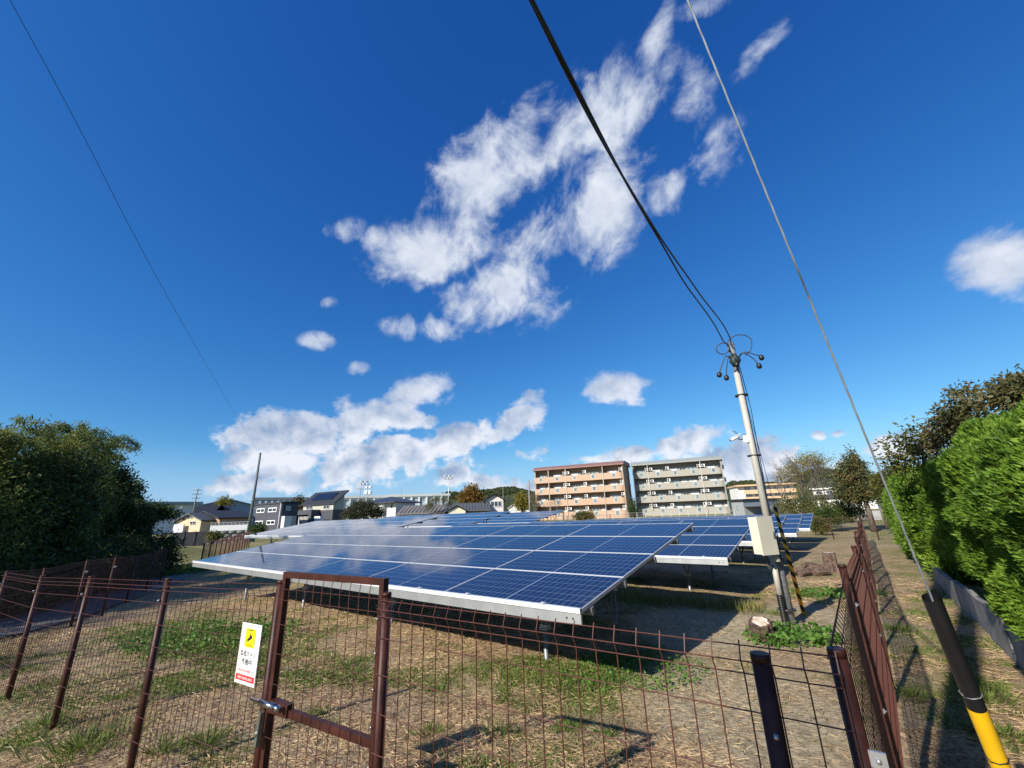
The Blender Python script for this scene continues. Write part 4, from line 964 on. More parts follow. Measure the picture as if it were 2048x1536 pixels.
# tiled low houses
b = Bld('house', 'long low house with weathered grey tile roof in front of the school', 'house', P(800, 1035, 86), P(884, 1033, 84), 0)
L = b.L; z = lambda py, px=840, D=85: Z(px, py, D)
b.part('wall', mat('brown_boards', (.16, .12, .09), .9), (0, L, 0, 8, -2, z(1026))); gable(b, 0, L, 0, 9, z(1026.5), z(1011), TILE_B, .6, 'x'); tile_ribs(b, 0, L, -.2, z(1026.5), 4.5, z(1011), TILE_B, .7)
b = Bld('house', 'grey tiled house with a cream gable end facing the panels', 'house', P(893, 1035, 84), P(975, 1031, 84), 0)
L = b.L; z = lambda py, px=930, D=84: Z(px, py, D)
b.part('wall', mat('brown_boards', (.16, .12, .09)), (L * .3, L, 0, 8, -2, z(1022))); gable(b, 0, L, 0, 9, z(1021), z(1007), TILE_G, .6, 'x'); tile_ribs(b, 0, L, -.2, z(1021), 4.5, z(1007), TILE_G, .6)
gwall(b, L * .05, L * .46, -2, 3, z(1022), z(1013), mat('cream_gable', (.68, .63, .48), .8), 'y'); gable(b, L * .02, L * .49, -2.1, 4, z(1021), z(1010.5), TILE_G, .3, 'y', .14)
b = Bld('house', 'pinkish white upper room with dark window under a small gable', 'house', P(972, 1032, 88), P(1007, 1030, 88), 0)
L = b.L; z = lambda py, px=990, D=88: Z(px, py, D)
gwall(b, 0, L, 0, 6, z(1000), z(990), mat('pink_white', (.66, .58, .56), .8), 'y'); gable(b, 0, L, 0, 6, z(999), z(988), TILE_D, .6, 'y', .16); b.win(L * .06, L * .92, z(1014), z(1002), WFR, GLASS, mull=3)
b = Bld('house', 'small white gabled house beside the yellow-green tree', 'house', P(1018, 1036, 110), P(1043, 1034, 110), 0)
L = b.L; z = lambda py, px=1030, D=110: Z(px, py, D)
gwall(b, 0, L, 0, 6, z(1016), z(1009), WW, 'y'); gable(b, 0, L, 0, 6, z(1015.5), z(1008), WW, .3, 'y', .12); b.part('side_shed', WW, (L, L * 1.7, 1, 5, -2, z(1021)))

# right side buildings
b = Bld('apartment_house', 'white three storey flats with orange balcony bands behind the service pole', 'apartment house', P(1482, 1012, 165), P(1600, 1010, 170), 1.)
L = b.L; z = lambda py, px=1520, D=166: Z(px, py, D) - 1
OR = mat('orange_band', (.60, .40, .25), .75, 0, .04); WA = mat('white_flats', (.72, .70, .64), .8, 0, .04)
b.part('wall', WA, (0, L, 1.4, 12, -6, z(971))); b.part('roof', OR, (-.5, L + .3, -.4, 12.5, z(971) + .01, z(968)))
for k, (y0, y1) in enumerate(((987, 979), (1000, 993), (1013, 1007))):
    pa = b.part('balcony', OR if k < 2 else WA, (L * .10, L, 0, .2, z(y0), z(y1)))
    for i in range(5): b.win(L * (.13 + .17 * i), L * (.25 + .17 * i), z(y1) - .4, z(y1) + 1.3, WFRW, GLASSB, y=1.4)
b = Bld('house', 'low dark house with lean-to beside the grey-brown apartment house', 'house', P(1468, 1036, 90), P(1492, 1036, 88), 0)
L = b.L; z = lambda py, px=1480, D=89: Z(px, py, D)
b.part('wall', mat('grey_wall', (.25, .26, .27), .8), (0, L, 0, 8, -2, z(1001))); b.part('roof', TILE_D, (-.4, L + .6, -.5, 8.5, z(1001) + .01, z(998.5))); b.win(L * .3, L * .6, z(1018), z(1010), WFR, GLASSB)
b.part('carport', mat('blue_grey', (.10, .12, .16), .5), (L * 1.05, L * 2.6, 0, 4, z(1014), z(1006)))
b = Bld('house', 'white house with dark tiled roofs half hidden by the autumn trees', 'house', P(1632, 1010, 120), P(1745, 1004, 118), 0)
L = b.L; z = lambda py, px=1680, D=119: Z(px, py, D)
b.part('wall', WW, (0, L, 0, 9, -2, z(977))); b.part('roof', WA, (-.4, L + .4, -.6, 9.5, z(977) + .01, z(974))); b.part('upper_roof', TILE_D, (L * .25, L * .62, 2, 8, z(974) + .02, z(961)))
b.part('awning', TILE_D, (-.2, L * 1.1, -2.6, -.02, z(996), z(988)));
for i in range(5): b.win(L * (.06 + .19 * i), L * (.18 + .19 * i), z(987), z(980), WFR, GLASS)
b.part('lower_wall', WW, (0, L * .7, -2.2, -.03, -2, z(999)), (L * .72, L * 1.1, -2.2, -.03, -2, z(999)))
b = Bld('garden_wall', 'grey block wall running behind the trees at the field end', 'wall', P(1600, 1030, 62), P(1760, 1022, 60), -.4)
L = b.L; b.part('panel', mat('block_grey', (.30, .30, .29), .9, 0, .12, 1.), (0, L, 0, .15, -1, Z(1680, 1025, 61) + .5))
b = Bld('black_sheet_fence', 'low fence wrapped in black sheeting below the cream house', 'fence', P(343, 1079, 58), P(412, 1074, 57), -.6)
L = b.L; b.part('sheet', mat('black_sheet', (.018, .02, .026), .6, 0, .3, 2, .4), (0, L, 0, .1, -.6, Z(378, 1064, 57.5) + .6))
for i in range(4): m = MB(); m.tube([(L * i / 3, -.06, -1), (L * i / 3, -.06, Z(378, 1062, 57.5) + .6)], .03, 6); m.build('stake', mat('black_rubber', (.012,) * 3), b.root)
b = Bld('mesh_fence', 'low grey mesh fence at the foot of the two apartment houses', 'fence', P(1120, 1036, 72), P(1470, 1034, 70), .2)
L = b.L; zt2 = Z(1290, 1024.5, 71) - .2
for i in range(22): b.part('post', WFR, (L * i / 21 - .03, L * i / 21 + .03, 0, .06, -1, zt2))
mb = MB()
for k in range(4): mb.bar((0, .03, zt2 - .02 - k * .35), (L, .03, zt2 - .02 - k * .35), .018, .018)
mb.build('rails', WFR, b.root)

# floodlight masts, poles, pylons
def mast(px, pb, pt, D, label, lamps=10):
    z0 = Z(px, pb, D); z1 = Z(px, pt, D); p = P(px, pb, D); r = empty('floodlight_mast', (p.x, p.y, z0), math.atan2(p.y, p.x) - math.pi / 2, label, 'floodlight mast', 'sports ground floodlights'); h = z1 - z0; s = D / 822
    m = MB(); m.tube([(0, 0, -3), (0, 0, h - 7 * s)], [.9 * s, .7 * s], 8); m.bar((0, 0, h - 9 * s), (-5 * s, 0, h - 2 * s), .5 * s, .5 * s); m.bar((0, 0, h - 9 * s), (5 * s, 0, h - 2 * s), .5 * s, .5 * s); m.bar((-8 * s, 0, h - 2 * s), (8 * s, 0, h - 2 * s), .5 * s, .5 * s); m.bar((-6 * s, 0, h - 6 * s), (6 * s, 0, h - 6 * s), .5 * s, .5 * s); m.build('mast', WFR, r)
    for i in range(lamps):
        x = (-8 + 16 * (i % 5) / 4) * s * (1 if i < 5 else .75); zz = h - (0 if i < 5 else 5) * s
        m = MB(); m.ball((x, -.6 * s, zz), (1.3 * s, .9 * s, 1.4 * s), 7, 5); m.build('lamp', mat('lamp_head', (.10, .11, .12), .4) if i % 2 else WFRW, r)
mast(728, 1000, 963, 190, 'floodlight mast with dark lamp heads left of the school, beside the water tanks')
mast(897, 1005, 952, 182, 'floodlight mast with white lamp heads at the right end of the school')
def upole(px, pb, pt, D, label, arms=2, r=.16, lean=0):
    p = P(px, pb, D); q = P(px + lean, pt, D); o = empty('utility_pole', (p.x, p.y, p.z), math.atan2(p.y, p.x) - math.pi / 2, label, 'pole'); h = q.z - p.z
    m = MB(); m.tube([(0, 0, -2), (0, 0, h)], [r, r * .65], 8); m.build('shaft', mat('weathered_pole', (.24, .23, .22), .8), o)
    for k in range(arms):
        m = MB(); zz = h - .5 - k * 1.1; m.bar((-1., 0, zz), (1., 0, zz), .1, .1)
        for x in (-.9, -.3, .3, .9): m.tube([(x, 0, zz + .05), (x, 0, zz + .3)], .07, 6)
        m.build('crossarm', mat('weathered_pole', (.24, .23, .22)), o)
    return o
upole(1060, 1025, 960, 96, 'grey pole with fittings left of the tan apartment house', 0, .22); upole(1007, 1020, 971, 110, 'thin antenna pole above the small pinkish gabled room', 0, .07); upole(719, 1003, 975, 150, 'short pole left of the floodlight mast', 1, .12)
upole(802, 1003, 975, 160, 'thin mast standing over the school roof', 0, .07)
o = upole(389, 1012, 977, 150, 'dark distant utility pole with crossarms above the warehouse', 3, .2, 3)
upole(1273, 1010, 893, 104, 'thin white lightning rod pole between the two apartment houses', 0, .06)

# hills
HILL = leafmat('hill_leaf', [(.030, .045, .018), (.055, .075, .025), (.09, .095, .03)], .8, .1)
def hill(pts, D, label_seed, depth=120):
    """ridge line through pixel heights; a solid slope covered with tree heads"""
    n = 90; xs = np.linspace(pts[0][0], pts[-1][0], n); ys = np.interp(xs, [p[0] for p in pts], [p[1] for p in pts]) ; mb = MB(); k = 7
    for i in range(n):
        c = P(xs[i], ys[i], D); d = Vector((c.x, c.y, 0)).normalized()
        for j in range(k):
            f = j / (k - 1); w = math.sin(f * math.pi * .5)
            q = Vector((c.x, c.y, 0)) - d * depth * .5 * (1 - f); hz = -3 + (c.z + 3) * w + random.uniform(-1, 1) * (f < 1)
            mb.v.append((q.x, q.y, hz))
        q = Vector((c.x, c.y, 0)) + d * depth; mb.v.append((q.x, q.y, -3))
    for i in range(n - 1):
        for j in range(k): a = i * (k + 1) + j; mb.f.append([a, a + k + 1, a + k + 2, a + 1]); mb.sm.append(True)
    o = mb.build('hill', mat('hill_ground', (.03, .045, .018), 1, 0, .3, .05)); tag(o, kind='structure')
    # canopy: leaf clumps
    C_ = []; m_ = 26000; ii = RNG.uniform(0, n - 1.001, m_); ff_ = RNG.uniform(.35, 1.0, m_) ** .6
    i0 = ii.astype(int); fr_ = ii - i0
    x = np.interp(ii, np.arange(n), xs); y = np.interp(ii, np.arange(n), ys)
    pc = np.array([P(a, b_, D)[:] for a, b_ in zip(xs, ys)]); c = pc[i0] * (1 - fr_[:, None]) + pc[np.minimum(i0 + 1, n - 1)] * fr_[:, None]
    dd = c.copy(); dd[:, 2] = 0; dd = unit(dd); base_ = c.copy(); base_[:, 2] = 0
    pos = base_ - dd * depth * .5 * (1 - ff_[:, None]); s_ = D / 822
    bump_ = (fbm(ii * 1.1 + label_seed, ff_ * 9 + label_seed, 3)) * 5.5 * s_
    pos[:, 2] = -3 + (c[:, 2] + 3) * np.sin(ff_ * math.pi * .5) + bump_ - 2.2 * s_ + RNG.uniform(-.5, .5, m_) * s_
    dr_ = RNG.normal(size=(m_, 3)); dr_[:, 2] = np.abs(dr_[:, 2]) * .6
    vv = leaves(pos, dr_, 2.6 * s_ * RNG.uniform(.6, 1.3, m_), 2.0 * s_)
    tag(mk('hill_woods', np_mesh('hill_woods', vv, 4, HILL)), kind='stuff')
hill([(860, 1010), (885, 990), (900, 985), (930, 988), (960, 984), (985, 980), (1010, 977), (1025, 976), (1045, 981), (1062, 985), (1085, 992), (1110, 1005)], 330, 3)
hill([(1430, 985), (1462, 966), (1500, 964), (1540, 968), (1570, 968), (1590, 956), (1620, 944), (1645, 940), (1670, 942), (1700, 950), (1760, 955), (1850, 965)], 300, 11)
hill([(180, 1060), (330, 1034), (420, 1030), (520, 1026), (700, 1018), (870, 1010)], 520, 20)

# ------------------------------------------------------------------ trees
LF_DARK = leafmat('dark_evergreen_leaf', [(.022, .042, .012), (.055, .09, .022), (.13, .16, .045)], .45, .28)
LF_BAM = leafmat('bamboo_leaf', [(.07, .10, .024), (.16, .20, .045), (.30, .32, .09)], .5, .45)
LF_RED = leafmat('persimmon_leaf', [(.05, .065, .022), (.11, .10, .035), (.19, .11, .05)], .5, .2)
LF_OLV = leafmat('olive_leaf', [(.05, .07, .018), (.10, .115, .03), (.20, .15, .04)], .6, .3)
LF_RUST = leafmat('rusty_conifer_leaf', [(.045, .07, .03), (.08, .10, .035), (.22, .11, .04)], .65, .2)
LF_YEL = leafmat('yellowing_leaf', [(.09, .11, .02), (.22, .20, .03), (.34, .22, .03)], .6, .35)
LF_TWIG = mat('bare_twig', (.16, .13, .11), .9, 0, .2)
TRUNK = mat('tree_trunk', (.11, .085, .065), .95, 0, .3, 5, .8)
def crown_pts(blobs, n, shell=.55):
    vol = np.array([b[3] * b[4] * b[5] for b in blobs]) ** .67; pr = vol / vol.sum(); k = RNG.choice(len(blobs), n, p=pr); B_ = np.array(blobs)[k]
    u = unit(RNG.normal(size=(n, 3))); r_ = (shell + (1 - shell) * RNG.random(n)) ; r_ *= 1 + .22 * (fbm(u[:, 0] * 3 + k * 1.7, u[:, 1] * 3 + u[:, 2] * 2.3, 3) - .5) * 2
    return B_[:, :3] + u * B_[:, 3:6] * r_[:, None], u
def tree(name, label, cat, base_, blobs, n, leaf, mtl, trunk=(), group=None, clump=9, droop=-.1, shell=.6, wr=.45, spread=2.2):
    """blobs in world coordinates (x,y,z,rx,ry,rz)"""
    bx_ = Vector(base_); t_ = empty(name, bx_, 0, label, cat, group)
    nc = max(1, n // clump); cp, u = crown_pts(blobs, nc, shell); cp = np.repeat(cp, clump, 0); u = np.repeat(u, clump, 0); m_ = len(cp)
    pos = cp + RNG.normal(size=(m_, 3)) * leaf * spread * .5 - np.array(bx_[:])
    d = u * .8 + RNG.normal(size=(m_, 3)) * .6; d[:, 2] += droop
    L_ = leaf * RNG.uniform(.6, 1.3, m_)
    mk('crown', np_mesh('crown', leaves(pos, d, L_, L_ * wr), 4, mtl), t_)
    mb = MB()
    if not trunk:
        trunk = [([(base_[0], base_[1], base_[2] - .5), tuple(Vector(blobs[0][:3]))], .12)]
    for pts, r_ in trunk:
        k = len(pts); mb.tube([Vector(p) - bx_ for p in pts], [r_ * (1 - .65 * i / max(1, k - 1)) for i in range(k)], 9)
    for bl in blobs[:14]:                       # limbs towards each clump
        a = Vector(trunk[0][0][-1]); c = Vector(bl[:3]); 
        if (c - a).length > .2: mb.tube([a - bx_, a.lerp(c, .5) + Vector((0, 0, .1)) - bx_, c - bx_], [trunk[0][1] * .35, trunk[0][1] * .22, trunk[0][1] * .08], 6)
    mb.build('trunk', TRUNK, t_); return t_
def column(px, ptop, D, wpx, z0=.3, nb=9, taper=.55):
    """stack of blobs from the ground up to pixel height ptop"""
    top_ = P(px, ptop, D); s = D / 822; w = wpx * s / 2; out = []; h = top_.z - z0
    for i in range(nb):
        f = (i + .5) / nb; ww = w * (1 - (1 - taper) * max(0, f - .45) / .55); a = random.uniform(0, 6.28); rr = w * random.uniform(.2, .55) * (1 - .6 * f)
        out.append((top_.x + rr * math.cos(a), top_.y + rr * math.sin(a), z0 + h * f * .9, ww * .75, ww * .75, h / nb * 1.15))
    out[-1] = (top_.x, top_.y, top_.z - h * .09, w * .42, w * .42, h * .10); return out, (top_.x, top_.y, z0)
left = [('bamboo', 15, 880, 17.5, 110), ('broad', 70, 905, 18.0, 110), ('bamboo', 108, 900, 18.5, 70), ('bamboo', 150, 878, 21, 76), ('broad', 165, 920, 18.5, 110), ('bamboo', 200, 892, 23.5, 60), ('broad', 222, 908, 25, 70), ('broad', 246, 940, 25, 62), ('broad', 272, 962, 28, 38), ('broad', 40, 960, 18, 130)]
names = ['feathery bamboo at the left edge of the photo, its plumes highest', 'dark round-headed evergreen between the leftmost bamboo and the next plume', 'narrow bamboo clump behind the dark round-headed evergreen', 'tall bamboo clump with drooping plumes, middle of the dark grove', 'bushy dark evergreen filling the front of the grove below the tall bamboo', 'bamboo clump with thin plumes right of the tallest middle clump', 'dark evergreen where the grove begins to slope down to the houses', 'dark leafy tree in front of the sloping right part of the grove', 'last dark tree of the grove, standing free against the sky near the houses', 'dark undergrowth tree behind the corner of the brown mesh fence']
for (kind, px, pt, D, w), lb in zip(left, names):
    bl, bs = column(px, pt, D, w)
    if kind == 'bamboo':
        t_ = tree('bamboo_clump', lb, 'bamboo', bs, bl, 24000, .14, LF_BAM, group='dark grove beside the road', droop=-.35, wr=.20, spread=3.4, shell=.4)
        mb = MB(); bv = []
        for k in range(16):                      # arching plumes
            a = random.uniform(0, 6.28); tp = Vector(bl[-1][:3]); h = random.uniform(.2, .9); o = Vector((math.cos(a), math.sin(a), 0)); s = D / 822 * 26
            pts = [tp - Vector((0, 0, 1.4)), tp + o * s * .35 + Vector((0, 0, h * .6)), tp + o * s * .9 + Vector((0, 0, h)), tp + o * s * 1.6 + Vector((0, 0, h * .65))]
            cc2 = catmull(pts, 7); mb.tube([p - Vector(bs) for p in cc2], .008, 4, cap=False)
            for p in cc2[4:]:
                for j in range(9): bv.append((p - Vector(bs) + Vector([random.gauss(0, .07) for _ in range(3)]))[:])
        mb.build('culm', TRUNK, t_); bv = np.array(bv); d = RNG.normal(size=bv.shape) * .6; d[:, 2] -= .7
        mk('plume', np_mesh('plume', leaves(bv, d, .16 * RNG.uniform(.6, 1.3, len(bv)), .03), 4, LF_BAM), t_)
    else:
        tree('broadleaf_tree', lb, 'tree', bs, bl, 20000, .125, LF_DARK, group='dark grove beside the road', shell=.45)
# the long low bough reaching right over the road
bl = [(*P(288 + 11 * i, 1020 + 3 * (i % 2) + 1.2 * i, 26.5), .45, .5, .26 - .025 * i) for i in range(6)] + [(*P(268 - 8 * i, 1050, 25.5), .8, .8, .9) for i in range(3)]
tree('broadleaf_tree', 'low dark tree whose long bough reaches right in front of the cream house', 'tree', P(300, 1085, 26), bl, 13000, .13, LF_DARK, trunk=[([tuple(P(296, 1100, 26)), tuple(P(300, 1050, 26)), tuple(P(330, 1032, 26.3))], .13)], shell=.35)
for px, py, D, w, lb in [(5, 1085, 17.5, 1.6, 'dark bush at the left edge behind the fence corner'), (95, 1080, 19, 1.7, 'dark bush under the grove, second from the left edge'), (165, 1078, 20.5, 1.6, 'dark bush under the middle of the grove'), (225, 1080, 22, 1.5, 'dark bush at the foot of the sloping part of the grove'), (278, 1085, 25, 1.0, 'last bush of the grove where the lit verge begins')]:
    c = P(px, py, D); bl = [(c.x + random.uniform(-.8, .8), c.y + random.uniform(-.8, .8), gz(c.x, c.y) + random.uniform(.3, 1.3), w * .6, w * .6, w * .45) for _ in range(6)]
    tree('bush', lb, 'bush', (c.x, c.y, -.3), bl, 9000, .12, LF_DARK, group='bushes under the grove', shell=.4)
# grove going on to the left, outside the frame
for i, (w_, u_, h, r_) in enumerate([(10.2, -16.2, 8.3, 2.1), (13.5, -16.8, 9.2, 2.5), (17.5, -15.0, 9.5, 2.8), (21.5, -13.0, 9.5, 3.0), (25.5, -11.5, 9.5, 3.0), (18.5, -8.5, 4.8, 2.0), (22.5, -6.0, 4.4, 2.0), (16.2, -10.2, 6.6, 2.1)]):
    x = .725 * u_ - .69 * w_; y = .69 * u_ + .725 * w_
    bl = [(x + random.uniform(-.6, .6), y + random.uniform(-.6, .6), h * (.12 + .8 * k / 6), r_ * (1 - .35 * k / 6), r_ * (1 - .35 * k / 6), h * .14) for k in range(7)]
    tree('broadleaf_tree', 'dark evergreen of the grove continuing past the left edge', 'tree', (x, y, -.3), bl, 9000, .26, LF_DARK, group='grove past the left edge', shell=.5)

# right-hand trees
def px_blobs(lst, s_of=None): return [(*P(px, py, D), r * D / 822, r * D / 822, r2 * D / 822) for px, py, D, r, r2 in lst]
tree('persimmon_tree', 'reddish dark persimmon tree rising behind the hedge at the right', 'tree', P(1915, 1000, 10.5), px_blobs([(1895, 850, 10.5, 26, 20), (1915, 815, 10.3, 22, 16), (1945, 790, 10.6, 18, 12), (1920, 785, 10.8, 12, 9), (1900, 825, 10.8, 16, 12), (1960, 815, 10.2, 20, 14), (1885, 875, 10.8, 18, 16), (1940, 850, 10.6, 26, 22), (1865, 890, 11, 14, 12)]), 3600, .075, LF_RED, trunk=[([tuple(P(1935, 1050, 10.6)), tuple(P(1930, 900, 10.6)), tuple(P(1935, 830, 10.5))], .08)], shell=.3, droop=-.3, spread=1.6)
tree('persimmon_tree', 'rusty leaved tree top over the hedge in the right corner', 'tree', P(2030, 950, 9), px_blobs([(2015, 785, 9, 16, 14), (2040, 785, 8.8, 20, 18), (2032, 768, 9.2, 12, 9), (2070, 790, 8.8, 40, 30)]), 3600, .075, LF_RED, trunk=[([tuple(P(2040, 1000, 9)), tuple(P(2038, 830, 9))], .08)], shell=.35, droop=-.3, spread=1.6)
tree('fruit_tree', 'sparse green branches with gaps poking over the shaded hedge', 'tree', P(1850, 1020, 12.5), px_blobs([(1800, 890, 12.5, 24, 10), (1835, 880, 12.3, 14, 26), (1850, 905, 12.5, 24, 24), (1815, 925, 13, 24, 16), (1785, 925, 13, 18, 12), (1860, 880, 12, 12, 16)]), 1500, .10, LF_OLV, trunk=[([tuple(P(1850, 960, 12.5)), tuple(P(1845, 910, 12.5))], .04)], shell=.2, clump=3)
# conifer with bare leaning trunk
cz = [(1703, 905, 4, 10), (1703, 918, 12, 9), (1702, 932, 20, 10), (1703, 948, 27, 11), (1706, 965, 31, 12), (1712, 982, 33, 12), (1722, 994, 24, 9), (1700, 994, 16, 8), (1690, 982, 16, 9)]
tree('conifer', 'tall rusty green conifer with a bare pale trunk at the end of the field', 'tree', P(1748, 1055, 40), px_blobs([(a, b_, 40, c, d) for a, b_, c, d in cz]), 12000, .17, LF_RUST, trunk=[([tuple(P(1748, 1062, 40)), tuple(P(1737, 1020, 40)), tuple(P(1725, 985, 40)), tuple(P(1706, 925, 40))], .21)], shell=.3, droop=-.25, wr=.5, spread=1.3)
tree('broadleaf_tree', 'dense olive tree between the rusty conifer and the far hedge end', 'tree', P(1770, 1040, 38), px_blobs([(1762, 965, 38, 14, 16), (1775, 955, 38, 18, 14), (1795, 950, 38, 16, 14), (1772, 990, 38, 18, 20), (1790, 985, 38, 20, 26)]), 8000, .14, LF_OLV, shell=.3, spread=1.3)
def bare(px, pb, D, h, spread, n, label, lean=0, lf=None):
    b0 = P(px, pb, D); o = empty('bare_tree', b0, 0, label, 'tree'); mb = MB(); tips = []
    def grow(p, d, L_, r_, lev):
        q = p + d * L_ ; midp = p.lerp(q, .5) + Vector([random.gauss(0, .05 * L_) for _ in range(3)]); mb.tube([p, midp, q], [r_, r_ * .85, r_ * .65], 5 if lev < 2 else 3, cap=False)
        if lev >= 5: tips.append(q); return
        for k in range(3 if lev < 4 else 2):
            dd_ = (d + Vector([random.gauss(0, spread) for _ in range(3)]) + Vector((0, 0, .12))).normalized(); grow(q, dd_, L_ * random.uniform(.62, .82), r_ * .58, lev + 1)
    for k in range(n): grow(Vector((random.uniform(-.2, .2), 0, 0)), (Vector((random.gauss(0, .35), random.gauss(0, .3), 1))).normalized(), h * .30, h * .011, 0)
    mb.build('branches', LF_TWIG, o)
    if lf:
        tp = np.array([t_[:] for t_ in tips]); tp = np.repeat(tp, 5, 0) + RNG.normal(size=(len(tp) * 5, 3)) * .3
        mk('leaves', np_mesh('leaves', leaves(tp, RNG.normal(size=tp.shape), .16, .09), 4, lf), o)
bare(1612, 1020, 46, 5.6, .38, 4, 'grey nearly leafless tree spreading before the white and orange flats'); bare(1565, 1020, 50, 4.6, .4, 3, 'smaller bare twiggy tree just right of the service pole')
bare(1660, 1015, 48, 5.0, .38, 3, 'bare tree with a few yellow leaves left of the rusty conifer', lf=LF_YEL)
tree('broadleaf_tree', 'olive and yellow bushy tree behind the farthest solar table', 'tree', P(1610, 1036, 44), px_blobs([(1575, 1008, 44, 22, 14), (1600, 998, 44, 24, 14), (1625, 1005, 44, 24, 16), (1590, 1020, 43, 30, 14), (1645, 1012, 44, 22, 16), (1620, 1025, 43, 26, 12), (1565, 1022, 43, 18, 10)]), 5200, .15, LF_OLV, shell=.2)
for px, py, D, r_, lf, lb in [(1655, 1030, 40, 16, LF_DARK, 'dark green shrub by the far fence, nearest the panels'), (1672, 1022, 42, 18, LF_OLV, 'olive shrub in the middle of the far garden'), (1700, 1018, 42, 22, LF_DARK, 'dark shrub before the white house at the far garden'), (1640, 1048, 36, 9, LF_OLV, 'little leafy sapling by the last solar table corner')]:
    tree('shrub', lb, 'shrub', P(px, py + 14, D), px_blobs([(px, py, D, r_, r_ * .8), (px + r_ * .6, py + 6, D, r_ * .7, r_ * .6), (px - r_ * .6, py + 5, D, r_ * .7, r_ * .6)]), 4200, .13, lf, shell=.3)
# mid-distance vegetation
tree('bush', 'large round dark bush in front of the white school wing', 'bush', P(728, 1040, 66), px_blobs([(725, 1020, 66, 30, 14), (705, 1027, 66, 20, 10), (745, 1022, 66, 20, 12), (728, 1010, 66, 16, 7), (757, 1030, 66, 12, 8), (695, 1032, 66, 12, 6)]), 9000, .24, leafmat('bush_leaf', [(.03, .04, .02), (.055, .065, .03), (.10, .09, .05)]), shell=.4)
tree('broadleaf_tree', 'orange-brown autumn tree behind the grey tiled roof', 'tree', P(943, 1006, 120), px_blobs([(943, 988, 120, 17, 12), (953, 996, 120, 16, 10), (932, 995, 120, 14, 10), (945, 978, 120, 8, 6)]), 5000, .55, leafmat('autumn_leaf', [(.09, .08, .02), (.20, .12, .03), (.30, .14, .03)]), shell=.3)
tree('broadleaf_tree', 'yellow-green tree left of the tan apartment house', 'tree', P(1045, 1020, 105), px_blobs([(1045, 998, 105, 12, 9), (1055, 1005, 105, 12, 9), (1040, 1010, 105, 10, 8)]), 3500, .42, LF_YEL, shell=.3)
tree('bush', 'green bush before the tan apartment house', 'bush', P(1170, 1038, 62), px_blobs([(1168, 1031, 62, 16, 6), (1180, 1033, 62, 10, 5), (1155, 1034, 62, 9, 4)]), 3500, .20, LF_OLV, shell=.3)
tree('conifer', 'small dark conifer in the gap between the apartment houses', 'tree', P(1268, 1035, 85), px_blobs([(1266, 1008, 85, 5, 12), (1266, 1022, 85, 8, 9)]), 1500, .3, LF_DARK, shell=.3)
tree('bush', 'yellow tree showing above the dark tiled roof', 'bush', P(450, 1016, 110), px_blobs([(449, 1007, 110, 9, 7), (445, 1012, 110, 8, 5)]), 1600, .4, LF_YEL, shell=.3)
tree('bush', 'rust coloured bush between the charcoal and two-tone houses', 'bush', P(598, 1020, 80), px_blobs([(597, 1004, 80, 6, 6), (600, 1012, 80, 8, 8)]), 1600, .3, LF_RED, shell=.3)
tree('bush', 'clipped round bush at the foot of the charcoal house', 'bush', P(517, 1062, 54), px_blobs([(517, 1059, 54, 9, 5)]), 1500, .2, LF_DARK, shell=.4)
tree('bush', 'small green bush below the white garden wall', 'bush', P(424, 1075, 55), px_blobs([(424, 1071, 55, 8, 4), (434, 1073, 55, 8, 3)]), 1500, .16, LF_OLV, shell=.4)
bare(1112, 1040, 64, 3.4, .35, 3, 'leafless sapling in front of the tan apartment house'); bare(1070, 1030, 90, 5, .35, 3, 'bare brown twigs at the left corner of the tan apartment house'); bare(880, 1030, 82, 3.4, .35, 3, 'bare shrub between the two grey tiled roofs', lf=LF_OLV)

